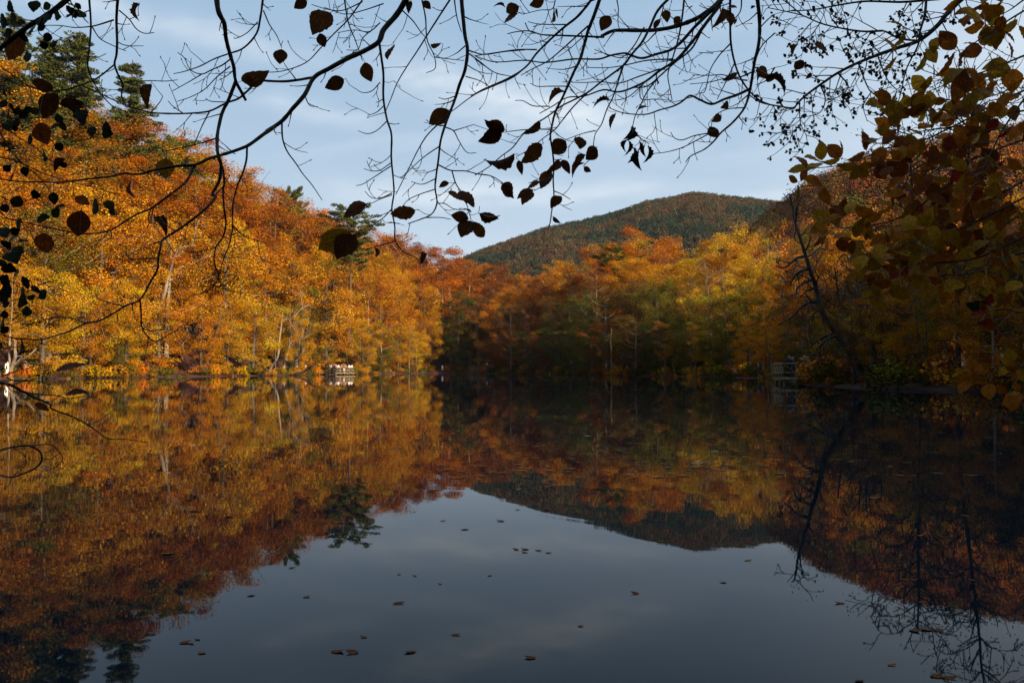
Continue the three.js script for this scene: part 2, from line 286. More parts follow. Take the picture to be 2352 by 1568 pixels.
// ---------- the woods on the banks ----------
const skyline = [[-200, 120], [0, 205], [100, 252], [200, 276], [330, 318], [400, 346], [500, 366], [600, 392], [700, 446], [760, 484], [850, 524], [950, 568], [1030, 605], [1100, 612], [1150, 622], [1205, 632], [1245, 640], [1290, 605], [1340, 600], [1400, 566], [1440, 560], [1500, 542], [1545, 562], [1585, 580], [1640, 548], [1700, 552], [1760, 538], [1830, 560], [1900, 530], [2000, 490], [2352, 440], [2700, 400]];
const pxOf = (x, z) => 1176 + x / -z * F;
const COLOUR = { gold: 'golden', yellow: 'bright yellow', orange: 'orange', rust: 'rust-red', brown: 'brown', olive: 'olive-green', green: 'dark green', tan: 'pale tan', amber: 'amber' };
const zonePick = (px, row, R) => {
  const pick = (o) => { let s = 0; for (const k in o) s += o[k]; let r = R() * s; for (const k in o) { r -= o[k]; if (r <= 0) return k; } };
  if (px < 420) return pick(row < 2 ? { gold: 4, yellow: 2.2, amber: 4, olive: 1 } : { amber: 4, gold: 2.4, orange: 4.5, yellow: 0.6 });
  if (px < 720) return pick(row < 2 ? { gold: 4, amber: 3, yellow: 2, olive: 1.5 } : { orange: 5, amber: 4, gold: 1.2 });
  if (px < 1035) return pick(row < 1 ? { olive: 3, gold: 3, yellow: 2.4, tan: 1 } : row < 3 ? { gold: 3, amber: 3, yellow: 1.6, olive: 1.2, orange: 2 } : { orange: 5, rust: 2, amber: 2.4 });
  if (px < 1260) return pick(row < 2 ? { olive: 2, brown: 1, rust: 3, amber: 1.5, green: 0.8 } : { rust: 3, orange: 4, brown: 0.8, amber: 2 });
  if (px < 1560) return pick(row < 2 ? { rust: 2.5, brown: 2, olive: 2, amber: 1.4, green: 1 } : { orange: 2.2, amber: 2, tan: 1.6, yellow: 2.2, gold: 1.2, rust: 1.2, olive: 0.6 });
  if (px < 1860) return pick(row < 2 ? { gold: 3, olive: 1.6, rust: 1, amber: 2, yellow: 1, green: 0.6 } : { yellow: 3, gold: 2.6, tan: 1.6, orange: 1, amber: 1.5 });
  return pick({ brown: 3, amber: 2, rust: 1.5, olive: 1.6, gold: 1 });
};
const ROWNAME = ['waterside row', 'second row', 'third row', 'fourth row', 'skyline row'];
const list = [];
{
  const R = rng(77), spots = [];
  for (let i = 0; i < 16000; i++) {
    const x = -120 + R() * 200, z = -275 + R() * 245, px = pxOf(x, z); if (px < -90 || px > 2430 || z > -26) continue;
    const d = shoreDistance(x, z); if (d < 0.7 || d > 46) continue;
    spots.push([x, z, px, d]);
  }
  const frontFirst = (d) => (d < 5 ? 0 : d < 12 ? 1 : d < 20 ? 2 : d < 31 ? 3 : 4);
  spots.sort((p, q) => frontFirst(q[3]) === frontFirst(p[3]) ? 0 : frontFirst(p[3]) - frontFirst(q[3]));
  for (const [x, z, px, d] of spots) {
    const row = frontFirst(d), gap = [4.4, 5.2, 6.2, 6.8, 7.6][row] * (0.75 + 0.25 * clamp(-z / 160, 0.4, 1.3)) * (x > -8 ? 0.88 : 1);
    if (list.some((t) => (t.x - x) ** 2 + (t.z - z) ** 2 < gap * gap)) continue;
    const rightBank = x > 8 && z > -190;
    if (row === 0 && rightBank && R() < (z > -64 ? 0.3 : 0.15)) continue;                         // open shore at the right
    if (row < 3 && px > 1392 && px < 1450 && z > -215 && d < 34) continue;                  // clearing with the parked car
    if (row < 2 && px > 1770 && px < 1905 && z > -95) continue;                             // clearing behind the right-hand jetty
    if (row < 1 && px > 1075 && px < 1135) continue;                                        // footbridge
    if (row === 0 && px > 690 && px < 830) continue;                                        // left-hand jetty
    const frac = [0.42, 0.68, 0.84, 0.95, 1.0][row], g = landHeight(x, z, d), want = EYE + (HORIZON - along(skyline, px)) / F * -z - g;
    let h = want * frac * (0.92 + R() * 0.16) * (x > -8 && row > 1 ? 1.05 : row > 2 ? 1.14 : row > 1 ? 1.05 : 1);
    if (row === 0) h = clamp(h, 6, 11 + R() * 3); else h = clamp(h, 8, 36);
    list.push({ x, z, h, row, px, leaf: zonePick(px, row, R), bank: x < -16 ? 'sunlit left bank' : z < -118 ? 'far bank' : 'shaded right bank', v: Math.floor(R() * 60), r: R() * 6.28, w: (1.0 + R() * 0.45) * (x > -8 ? 0.84 : 1), airy: R() });
  }
  const seen = {};
  list.sort((p, q) => p.px - q.px);
  const bareFew = new Set(); list.forEach((t, i) => { if (t.px > 1180 && t.px < 1800 && t.row > 1 && t.airy > 0.88) bareFew.add(i); });
  list.forEach((t, i) => {
    const isBare = bareFew.has(i), airy = t.leaf === 'tan' || t.airy < 0.16 || (t.row === 4 && t.airy < 0.35), skirt = t.row === 0 || t.row === 1;
    const what = isBare ? 'leafless grey tree' : `${COLOUR[t.leaf]} ${airy ? 'thin-leaved tree' : 'broadleaf tree'}`, key = what + t.row + t.bank, n = seen[key] = (seen[key] ?? -1) + 1;
    const label = `${nth(n)} ${what} from the left in the ${ROWNAME[t.row]}, ${t.bank}`;
    if (isBare) plant('bare', t.v, 'leafless_tree', label, 'bare tree', t.x, t.z, Math.min(t.h, 19), 0.9, t.r, null, 'pale', 'leafless trees on the far bank');
    else plant(airy ? 'airy' : skirt ? 'skirt' : 'full', t.v, airy ? 'thin_leaved_tree' : 'broadleaf_tree', label, 'tree', t.x, t.z, t.h, t.w * (skirt && t.h > 11 ? 0.75 : 1), t.r, t.leaf, t.v % 4 ? 'grey' : 'pale', `autumn trees on the ${t.bank}`);
  });
  console.log('bank trees', list.length);
}
// pines standing out above the left-hand wood and on the far bank: picture x, top y, depth, kind, width
const pines = [
  [30, 20, 128, 'pine', 1.25, 'tall pine at the top left corner, behind dark twigs'],
  [112, 75, 140, 'pine', 1.15, 'pine with a ragged crown, second from the left on the ridge'],
  [182, 66, 140, 'pine', 1.25, 'tall dense pine on the left ridge, third from the left'],
  [306, 134, 150, 'pine', 1.25, 'slender dark pine standing alone against sky on the left ridge'],
  [404, 298, 160, 'flat', 0.55, 'small flat-topped pine poking above orange trees on left slope'],
  [432, 352, 166, 'flat', 0.95, 'broad green pine lower on the left slope among orange trees'],
  [668, 418, 188, 'flat', 0.5, 'small dark pine on the ridge between bare twigs and the flat pine'],
  [800, 464, 192, 'flat', 0.95, 'wide flat-topped dark pine on the left ridge above orange trees'],
  [1432, 546, 205, 'flat', 1.0, 'dark flat-topped pine above the centre of the far bank'],
];
pines.forEach(([px, py, D, kind, wide, label], i) => { const p = at(px, py, D); const g = ground(p.x, p.z); const h = clamp(p.y - g, 10, 34); const t = plant(kind, i, kind === 'flat' ? 'flat_topped_pine' : 'pine_tree', label, 'pine tree', p.x, p.z, h, wide, i * 1.3, 'pine', 'red', 'pines above the woods'); t.position.y = p.y - h; });
// shrubs at the water's edge
[[352, 868, 112, 7.5, 'olive', 'round olive-yellow shrub at the water edge of the left bank'], [840, 862, 168, 6, 'olive', 'olive shrub just beyond the left-hand jetty'], [950, 860, 188, 5.5, 'tan', 'pale leaning shrub over water near the inner left corner'], [1020, 862, 198, 6, 'olive', 'dark olive shrub in the inner corner of the lake'], [1745, 873, 92, 3.2, 'green', 'small green shrub at the water beside the right-hand jetty'], [2062, 893, 50, 2.2, 'olive', 'small olive shrub on the right shore behind the leaning tree']].forEach(([px, py, D, h, c, label], i) => {
  const p = at(px, py, D); let x = p.x, z = p.z; for (let k = 0; k < 30 && shoreDistance(x, z) < 0.8; k++) { x += x < 0 ? -0.7 : 0.7; }
  plant('skirt', i, 'shrub', label, 'shrub', x, z, h, 1.0, i, c, 'grey', 'shrubs along the shore');
});

// ---------- wooded hills too far to tell their trees apart ----------
function miniCrown(seed, n, size, tall) {
  const R = rng(seed), L = new Leaves();
  for (let i = 0; i < n; i++) { const q = rnd3(R).multiplyScalar(0.75 + R() * 0.35), lump = 1 + 0.35 * Math.sin(q.x * 5 + seed) * Math.cos(q.z * 4.3) ; const p = V(q.x * 3.6 * lump, tall * 0.56 + q.y * tall * 0.44 * lump, q.z * 3.6 * lump); const nn = q.clone().addScaledVector(rnd3(R), 0.7).normalize(), dir = rnd3(R); dir.addScaledVector(nn, -dir.dot(nn)).normalize(); const w = 0.7 + R() * 0.6, h = (R() - 0.5) * 0.2; L.add(p, nn, dir, size * (0.6 + R() * 0.8), size * 0.7, w, w * (1 + h), w); }
  return L.build();
}
const forestMat = new THREE.MeshPhysicalMaterial({ color: 0xffffff, vertexColors: true, roughness: 0.9, specularIntensity: 0.05, side: THREE.DoubleSide });
function forest(name, label, geo, spots) {
  const m = new THREE.InstancedMesh(geo, forestMat, spots.length), M = new THREE.Matrix4(), Q = new THREE.Quaternion(), C = new THREE.Color();
  spots.forEach((s, i) => { M.compose(V(s.x, s.y, s.z), Q.setFromAxisAngle(UP, s.r), V(s.s * s.w, s.s, s.s * s.w)); m.setMatrixAt(i, M); m.setColorAt(i, C.setRGB(...s.c)); });
  m.name = name; tag(m, label, 'forest', null, 'stuff'); scene.add(m);
}
{
  const R = rng(5), far = [], right = [], mid = [], shade = [], left = [];
  const tint = (c, k) => c.map((v) => v * k * (0.8 + R() * 0.4));
  for (let i = 0; i < 15000; i++) {
    const z = -430 - Math.pow(R(), 0.8) * 540, px = 900 + R() * 1300, x = (px - 1176) / F * -z; if (x < -260 || x > 620) continue;
    const patch = 0.0 + fbm(x * 0.012, z * 0.012, 4.4, 3), c = patch + (R() - 0.5) * 0.3 > -0.03 ? [0.020, 0.030, 0.016] : R() < 0.4 ? [0.070, 0.036, 0.014] : R() < 0.5 ? [0.078, 0.048, 0.020] : [0.045, 0.040, 0.016];
    far.push({ x, z, y: ground(x, z) - 1, r: R() * 6, s: 0.7 + R() * 0.5, w: 0.95 + R() * 0.3, c: tint(c, 1) });
  }
  forest('far_hill_forest', 'rust and dark green forest covering the hazy far hill', miniCrown(3, 240, 1.15, 10), far);
  for (let i = 0; i < 3400; i++) {
    const z = -215 - R() * 190, px = 1600 + R() * 1000, x = (px - 1176) / F * -z; if (x < 60) continue;
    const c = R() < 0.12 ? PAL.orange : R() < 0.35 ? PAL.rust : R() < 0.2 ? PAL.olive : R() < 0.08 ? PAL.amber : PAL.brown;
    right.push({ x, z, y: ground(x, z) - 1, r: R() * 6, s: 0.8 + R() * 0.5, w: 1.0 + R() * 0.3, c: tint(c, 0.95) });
  }
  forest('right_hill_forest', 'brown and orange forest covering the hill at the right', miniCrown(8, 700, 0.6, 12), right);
  for (let i = 0; i < 260; i++) { const z = -262 - R() * 120, px = 1140 + R() * 380, x = (px - 1176) / F * -z; mid.push({ x, z, y: ground(x, z) - 1, r: R() * 6, s: 1.2 + R() * 0.5, w: 1, c: tint(R() < 0.6 ? PAL.tan : R() < 0.5 ? PAL.rust : PAL.olive, 1) }); }
  for (let i = 0; i < 1500; i++) { const z = -90 - R() * 210, px = 1150 + R() * 1100, x = (px - 1176) / F * -z, d = shoreDistance(x, z); if (d < 44 || d > 130) continue; const y = ground(x, z), top = EYE + (HORIZON - along(skyline, px) - 4) / F * -z, s = Math.min(1.7, (top - y) / 13.4); if (s < 0.35) continue; mid.push({ x, z, y: y - 1, r: R() * 6, s: s * (0.75 + R() * 0.25), w: 0.9, c: tint(R() < 0.4 ? PAL.amber : R() < 0.4 ? PAL.rust : R() < 0.5 ? PAL.tan : PAL.orange, 1) }); }
  forest('valley_forest', 'pale sunlit woods in the valley below the far hill', miniCrown(9, 700, 0.6, 13), mid);
  for (let i = 0; i < 900; i++) { const px = -150 + R() * 1330, z = -95 - R() * 260, x = (px - 1176) / F * -z, d = shoreDistance(x, z); if (d < 46 || d > 130 || x > -4) continue; const y = ground(x, z), top = EYE + (HORIZON - along(skyline, px) - 6) / F * -z; const s = Math.min(2.4, (top - y) / 13.0); if (s < 0.7) continue; left.push({ x, z, y: y - 1, r: R() * 6, s: s * (0.8 + R() * 0.2), w: 0.9 / Math.max(1, s * 0.75), c: tint(R() < 0.5 ? PAL.orange : R() < 0.5 ? PAL.amber : PAL.rust, 1) }); }
  forest('left_ridge_forest', 'orange woods on the ridge behind the left bank', miniCrown(12, 900, 0.55, 13), left);
  // the wood that goes on beyond the right edge of the picture and behind the camera, and shades the shore
  for (let i = 0; i < 380; i++) {
    const x = 20 + R() * 110, z = -48 + R() * 98, d = shoreDistance(x, z); if (d < 3 || (z < -0.5 && pxOf(x - 7, z) < 2420) || (z >= -0.5 && x * x + z * z < 60)) continue;
    shade.push({ x, z, y: ground(x, z) - 1, r: R() * 6, s: 1.4 + R() * 0.6, w: 0.9, c: tint(R() < 0.5 ? PAL.brown : R() < 0.5 ? PAL.amber : PAL.olive, 1) });
  }
  for (let i = 0; i < 210; i++) { const x = -40 + R() * 80, z = 24 + R() * 34; shade.push({ x, z, y: ground(x, z) - 1 + 1.5, r: R() * 6, s: 1.3 + R() * 0.6, w: 0.95, c: tint(R() < 0.5 ? PAL.brown : R() < 0.5 ? PAL.amber : PAL.olive, 1) }); }
  forest('near_bank_forest', 'wood on the near bank shading the shore around the viewer', miniCrown(10, 900, 0.8, 13), shade);
}

{ // low plants and fallen leaves along the water's edge
  const R = rng(15), low = [];
  for (let i = 0; i < 15000; i++) {
    const x = -80 + R() * 130, z = -232 + R() * 200, d = shoreDistance(x, z); if (d < -0.25 || d > 9 || R() < d / 7 || pxOf(x, z) > 2420 || pxOf(x, z) < -40) continue;
    if (x > 8 && z > -100 && R() < 0.2) continue;
    const c = R() < 0.3 ? PAL.olive : R() < 0.45 ? PAL.amber : R() < 0.4 ? PAL.gold : R() < 0.5 ? PAL.brown : PAL.green, s = 0.045 + Math.pow(R(), 2.2) * 0.15;
    low.push({ x, z, y: ground(x, z) - 0.12, r: R() * 6, s, w: 1.1 + R() * 1.0, c: c.map((v) => v * (0.45 + R() * 0.5)) });
  }
  forest('shore_undergrowth', 'low plants and tufts along the edge of the lake', miniCrown(17, 260, 1.1, 10), low);
}
// ---------- traced limbs: picture points with a depth in metres become real branches ----------
const pt = (v, arr) => arr.map(([x, y]) => toO(v, x, y));
const PXR = (r, depth) => r / SRC / F * depth;      // a radius in photograph pixels at that depth
function limb(pts, d0, d1, r0, r1, sides = 6, seed = 1, rooted = false) {
  const n = pts.length, P = pts.map(([x, y], i) => V(x, y, lerp(d0, d1, i / (n - 1)) * (1 + 0.025 * noise(x * 0.01, y * 0.01, seed))));
  const m = Math.max(6, n * 4), c = curve(P, m), w = c.map((p) => at(p.x, p.y, p.z)), rad = ramp(m + 1, r0, r1, 0.8).map((r, i) => PXR(r * 1.06 + 0.35, c[i].z) * (1 + 0.14 * noise(i * 0.9, seed * 3.1, 1)));
  if (rooted) { const b = w[0], g = ground(b.x, b.z); if (b.y > g - 0.2) { const s = b.clone().sub(w[2]); s.y = 0; const k = Math.min(3, (b.y - g) * 0.25) / Math.max(0.01, s.length()); const e = b.clone().addScaledVector(s, k); e.y = Math.min(b.y - 0.3, ground(e.x, e.z) - 0.4); w.unshift(e, e.clone().lerp(b, 0.6)); rad.unshift(rad[0] * 1.25, rad[0] * 1.08); } }
  return { geo: tube(w, rad, sides, 0.12, seed), img: c, r0, r1 };
}
// twigs that spring from a limb, forking once and curling up at the end
function twiglets(limbs, density, seed, len = 95, curl = 0.5, fork = 0.5, thick = 1) {
  const PXR = (r, z) => 1.4 * thick * r / SRC / F * z;
  const R = rng(seed), out = [], ends = [];
  for (const L of limbs) {
    let acc = R() * 60;
    for (let i = 1; i < L.img.length; i++) {
      const a = L.img[i - 1], b = L.img[i], step = Math.hypot(b.x - a.x, b.y - a.y) * SRC; acc += step * density;
      while (acc > 60) {
        acc -= 60 * (0.6 + R() * 0.8);
        const t = R(), s = a.clone().lerp(b, t), ang = Math.atan2(b.y - a.y, b.x - a.x) + (R() < 0.5 ? -1 : 1) * (0.5 + R() * 0.8), l = len * (0.35 + R() * 0.9) / SRC, dz = (R() - 0.5) * 0.12;
        const f = i / L.img.length, r = lerp(L.r0, L.r1, f); let x = s.x, y = s.y, z = s.z, an = ang; const P = [at(x, y, z)], Q = [[x, y, z, an]];
        for (let k = 0; k < 4; k++) { x += Math.cos(an) * l / 4; y += Math.sin(an) * l / 4; z *= 1 + dz / 4; const up = -Math.PI / 2; let da = up - an; da = Math.atan2(Math.sin(da), Math.cos(da)); an += clamp(da, -0.35, 0.35) * curl * R() + (R() - 0.5) * 0.3; P.push(at(x, y, z)); Q.push([x, y, z, an]); }
        const rt = Math.min(2.2, Math.max(1.1, r * 0.45));
        out.push(tube(P, ramp(5, PXR(rt, s.z), PXR(0.75, s.z)), 4, 0.2, seed)); ends.push(Q[4]);
        if (R() < fork) { const [fx, fy, fz, fa] = Q[2], sg = R() < 0.5 ? -1 : 1, fl = l * 0.45, e = [fx + Math.cos(fa + sg * 0.8) * fl, fy + Math.sin(fa + sg * 0.8) * fl, fz * (1 + (R() - 0.5) * 0.05)], m = [fx + Math.cos(fa + sg * 0.6) * fl * 0.5, fy + Math.sin(fa + sg * 0.6) * fl * 0.5, fz]; out.push(tube([at(fx, fy, fz), at(...m), at(...e)], [PXR(1.1, fz), PXR(0.95, fz), PXR(0.7, fz)], 4)); ends.push([...e, fa + sg * 0.8]); }
        // a long pointed bud at the tip
        { const [ex, ey, ez, ea] = ends[ends.length - 1], q = [ex + Math.cos(ea) * 7, ey + Math.sin(ea) * 7, ez]; out.push(tube([at(ex, ey, ez), at((ex + q[0]) / 2, (ey + q[1]) / 2, ez), at(...q)], [PXR(0.8, ez), PXR(1.7, ez), PXR(0.3, ez)], 4)); }
      }
    }
  }
  return { geo: out.length ? mergeGeometries(out) : null, ends };
}
// large leaves: an ovate blade with a folded midrib, wavy edge and a short stalk, 1 long
function leafGeometry(seed, { width = 0.62, tip = 1, cup = 0.1, fold = 0.03, wave = 0.02, rolled = 0 } = {}) {
  const R = rng(seed), n = 15, pos = [], uv = [], idx = [], bend = (R() - 0.5) * 0.12;
  for (let i = 0; i <= n; i++) {
    const t = i / n, w = width / 2 * Math.pow(Math.sin(Math.PI * Math.pow(t, 0.86)), 0.86) * (1 - 0.1 * t * tip) + (i === n || i === 0 ? 0.004 : 0);
    const y = 0.08 + 0.92 * t, z0 = -cup * Math.pow(t - 0.3, 2) * 2, x0 = bend * Math.sin(t * Math.PI);
    for (const s of [-1, -0.5, 0, 0.5, 1]) {
      const jag = Math.abs(s) === 1 ? 1 + (i % 2 ? wave : -wave) : 1, a = Math.abs(s);
      const roll = rolled * a * a; pos.push(x0 + s * w * jag * (1 - roll * 0.6), y, z0 + fold * a * w * 3 + roll * w * 1.4 + (a === 1 ? wave * Math.sin(i * 2.1 + s) * 0.8 : 0)); uv.push(s * 0.5 + 0.5, t);
    }
    if (i < n) for (let j = 0; j < 4; j++) { const a = i * 5 + j, b = a + 5; idx.push(a, a + 1, b, b, a + 1, b + 1); }
  }
  const g = new THREE.BufferGeometry(); g.setAttribute('position', new THREE.Float32BufferAttribute(pos, 3)); g.setAttribute('uv', new THREE.Float32BufferAttribute(uv, 2)); g.setIndex(idx); g.computeVertexNormals();
  const stalk = tube([V(0, 0, 0), V(0, 0.05, 0.002), V(bend * 0.2, 0.12, 0)], [0.012, 0.01, 0.008], 4);
  return mergeGeometries([g, stalk]);
}
const LEAF = [leafGeometry(1), leafGeometry(2, { width: 0.7 }), leafGeometry(3, { width: 0.56, cup: 0.25 }), leafGeometry(4, { width: 0.66, wave: 0.035, cup: 0.18 }), leafGeometry(5, { width: 0.6, rolled: 0.5, wave: 0.05, cup: 0.35 }), leafGeometry(6, { width: 0.86, wave: 0.03 })];
const AFLOAT = [1, 2, 3, 4, 5].map((k) => { const g = leafGeometry(20 + k, { width: 0.5 + 0.06 * k, cup: -0.05 - 0.03 * k, fold: k % 2 ? 0.015 : -0.02, wave: 0.03 }), p = g.attributes.position; for (let i = 0; i < p.count; i++) p.setZ(i, 0.012 + p.getZ(i) + 0.07 * Math.pow(Math.max(0, p.getY(i) - 0.55), 1.5) * (k % 3) + 0.05 * p.getX(i) * (k - 3)); g.translate(0, -0.5, 0); g.computeVertexNormals(); return g; });
const veinMap = texture(256, (u, v) => { // paler midrib and side veins, blotchy blade
  const a = Math.abs(u - 0.5) * 2, mid = Math.exp(-a * a * 900), s = (v * 9 - a * 1.7) % 1, f = ((s + 1) % 1), side = Math.exp(-Math.pow((f - 0.5) * 9, 2)) * 0.5, n = tile(u, v, 9, 3) * 0.22 + tile(u, v, 40, 1) * 0.14;
  const k = 0.74 + n - 0.16 * side - 0.2 * mid; return [k, k * 0.97, k * 0.9];
});
const bigLeaf = (r, g, b, tr = 0.35) => new THREE.MeshPhysicalMaterial({ color: col(r, g, b), map: veinMap, roughness: 0.75, transmission: tr, thickness: 0, ior: 1.3, specularIntensity: 0.25, side: THREE.DoubleSide });
const LM = { brown: bigLeaf(0.16, 0.058, 0.014, 0.4), umber: bigLeaf(0.11, 0.038, 0.010, 0.35), russet: bigLeaf(0.32, 0.092, 0.014, 0.5), olive: bigLeaf(0.46, 0.245, 0.016, 0.5), mustard: bigLeaf(0.78, 0.42, 0.024, 0.45), copper: bigLeaf(0.68, 0.225, 0.013, 0.45), red: bigLeaf(0.42, 0.05, 0.012, 0.5), green: bigLeaf(0.045, 0.075, 0.024, 0.3), deep: bigLeaf(0.018, 0.032, 0.014, 0.2), straw: bigLeaf(0.55, 0.36, 0.20, 0.1), dry: bigLeaf(0.030, 0.016, 0.010, 0.1) };
const twigMat = std(col(0.10, 0.082, 0.063), 0.95), limbMat = std(col(0.11, 0.09, 0.07), 0.95, { map: barkMap });
const camRight = V(1, 0, 0).applyQuaternion(camQ), camUp = V(0, 1, 0).applyQuaternion(camQ), camBack = V(0, 0, 1).applyQuaternion(camQ);
function hangLeaf(parent, bx, by, tx, ty, depth, ratio, mat, variant, R, depthTip = 0) {
  const a = at(bx, by, depth), b = at(tx, ty, depth * (1 + depthTip)), Y = b.clone().sub(a), len = Y.length(); Y.normalize();
  const Z = camBack.clone().addScaledVector(Y, -camBack.dot(Y)).normalize(), geo = LEAF[variant % LEAF.length];
  const own = variant % LEAF.length === 5 ? 0.86 : 0.63, tilt = Math.acos(clamp(ratio / own, 0.12, 1)) * (R() < 0.5 ? -1 : 1); Z.applyAxisAngle(Y, tilt);
  const X = V(0, 0, 0).crossVectors(Y, Z), wide = ratio > own ? ratio / own : 1, m = part(parent, 'leaf', geo, mat);
  m.matrix.makeBasis(X.multiplyScalar(len * wide), Y.multiplyScalar(len), Z.multiplyScalar(len)).setPosition(a); m.matrix.decompose(m.position, m.quaternion, m.scale);
  return m;
}
function bough(name, label, spec) { // spec: depth, limbs [[points, r0, r1, d0?, d1?]...], twig density, leaves [view, bx, by, tx, ty, ratio, colour]
  const g = thing(name, label, 'branch', null, spec.group ?? 'branches overhanging the lake'), L = [], R = rng(spec.seed ?? 9), mat = spec.mat ?? limbMat;
  spec.limbs.forEach(([p, r0, r1, d0, d1], i) => { const l = limb(p, d0 ?? spec.depth, d1 ?? (d0 ?? spec.depth) * 1.06, r0, r1, r0 > 4 ? 8 : 5, i + (spec.seed ?? 1)); L.push(l); part(g, i ? 'side_branch' : 'limb', l.geo, mat); });
  const T = twiglets(L, spec.twigs ?? 0.5, (spec.seed ?? 1) + 100, spec.len ?? 95, spec.curl ?? 0.6, spec.fork ?? 0.5), extra = T.geo ? [T.geo] : [];
  const all = L.flatMap((l) => l.img);
  for (const [v, bx, by, tx, ty, ratio, c, va] of spec.leaves ?? []) {
    const [x0, y0] = toO(v, bx, by), [x1, y1] = toO(v, tx, ty); let best = null, bd = 1e9;
    for (const q of all) { const d = (q.x - x0) ** 2 + (q.y - y0) ** 2; if (d < bd) { bd = d; best = q; } }
    const z = best.z; bd = Math.sqrt(bd);
    if (bd > 3) { const s = bd < 75 ? best : V(x0 + (R() - 0.5) * 14, y0 - 16, z); extra.push(tube([at(s.x, s.y, z), at((s.x + x0) / 2 + (R() - 0.5) * 5, (s.y + y0) / 2 + 3, z * 0.999), at(x0, y0, z)], [PXR(1.5, z), PXR(1.2, z), PXR(1, z)], 4)); }
    hangLeaf(g, x0, y0, x1, y1, z, ratio, LM[c ?? (R() < 0.5 ? 'brown' : 'umber')], va ?? Math.floor(R() * 5), R, (R() - 0.5) * 0.03);
  }
  if (extra.length) { const m = part(g, 'twigs', mergeGeometries(extra), twigMat); m.userData.kind = 'stuff'; }
  return { g, L, ends: T.ends, R };
}
// ---------- single trees with trunks of their own along the shores ----------
function tracedTree(name, label, category, depth, limbs, barkName, twigs, leafName, leafN, seed, group) {
  const g = thing(name, label, category, null, group), L = [];
  limbs.forEach(([p, r0, r1], i) => { const l = limb(p, depth, depth * (1 + 0.02 * ((i % 3) - 1)), r0, r1, i ? 5 : 8, seed + i, !i); L.push(l); part(g, i ? 'branch' : 'trunk', l.geo, bark[barkName]); });
  const T = twiglets(L.map((l, i) => i ? l : { ...l, img: l.img.slice(Math.floor(l.img.length * 0.35)) }), twigs, seed, 95, 0.35, 0.8, 1.25);
  if (T.geo) part(g, 'twigs', T.geo, bark[barkName]).userData.kind = 'stuff';
  if (leafN) {
    const R = rng(seed), F2 = new Leaves();
    for (const [x, y, z] of T.ends) { const c = at(x, y, z); for (let k = 0; k < leafN; k++) { const n = rnd3(R), d = rnd3(R); d.addScaledVector(n, -d.dot(n)).normalize(); const w = 0.7 + R() * 0.6, s = depth / 55 * 0.16; F2.add(c.clone().addScaledVector(rnd3(R), R() * depth / 55 * 0.7), n, d, s, s * 0.7, w, w, w); } }
    part(g, 'crown', F2.build(), leafMat(leafName));
  }
  return g;
}
tracedTree('leaning_alder', 'tall dark trunk leaning left over the water from the right shore', 'tree', 56, [
  [pt('E', [[785, 1270], [740, 1190], [690, 1130], [600, 1000], [520, 880], [490, 790], [470, 690], [430, 580], [390, 450], [345, 310], [315, 210], [300, 110], [283, 50]]), 16, 2.2],
  [pt('E', [[392, 478], [340, 490], [300, 520], [240, 560], [190, 545]]), 6.5, 2], [pt('E', [[418, 565], [350, 590], [310, 630], [290, 680]]), 6.5, 2], [pt('E', [[445, 640], [390, 660], [340, 700], [330, 750]]), 6.5, 2], [pt('E', [[462, 695], [410, 720], [360, 760]]), 5, 1.6],
  [pt('E', [[486, 795], [430, 800], [370, 830], [300, 900], [200, 960]]), 7.5, 2], [pt('E', [[500, 850], [440, 890], [400, 950]]), 5, 1.6], [pt('E', [[620, 1035], [560, 1050], [490, 1110], [445, 1175]]), 7, 2], [pt('E', [[610, 1010], [520, 1040], [430, 1100], [330, 1130]]), 6, 2],
  [pt('E', [[310, 200], [330, 150], [360, 80], [370, 60]]), 2, 0.9], [pt('E', [[305, 130], [270, 80], [240, 40]]), 2, 0.9], [pt('E', [[300, 110], [325, 70], [330, 30]]), 1.8, 0.8]], 'dark', 1.5, 'brown', 3, 71, 'dark trees on the right shore');
[[[[820, 1265], [812, 1180], [800, 1050], [785, 900], [770, 760], [755, 640], [745, 520]], 10, 66, 'first'], [[[872, 1262], [868, 1150], [855, 1000], [835, 870], [815, 760], [800, 640], [790, 480]], 11, 68, 'second'], [[[862, 1150], [862, 900], [860, 760], [858, 620]], 6, 72, 'third'], [[[660, 1180], [650, 1020], [640, 900], [630, 780], [610, 640], [600, 560]], 7, 74, 'thin'], [[[935, 1200], [925, 1000], [912, 850], [905, 690], [900, 560]], 7, 70, 'fourth']].forEach(([p, r, D, w], i) =>
  tracedTree('slender_alder', w === 'thin' ? 'thin dark trunk in front of golden foliage, left of the dark cluster' : `${w} slender dark trunk right of the leaning trunk`, 'tree', D, [[pt('E', p), r, 2], ...[0.3, 0.45, 0.6, 0.75, 0.88].flatMap((f, k) => { const q = p[Math.min(p.length - 1, Math.floor(f * p.length))], s = (k + i) % 2 ? 1 : -1; return [[pt('E', [q, [q[0] + s * 40, q[1] - 20], [q[0] + s * 85, q[1] - 25 - k * 8], [q[0] + s * 120, q[1] - 15]]), 2.4, 0.9]]; })], 'dark', 1.3, 'brown', 3, 80 + i, 'dark trees on the right shore'));
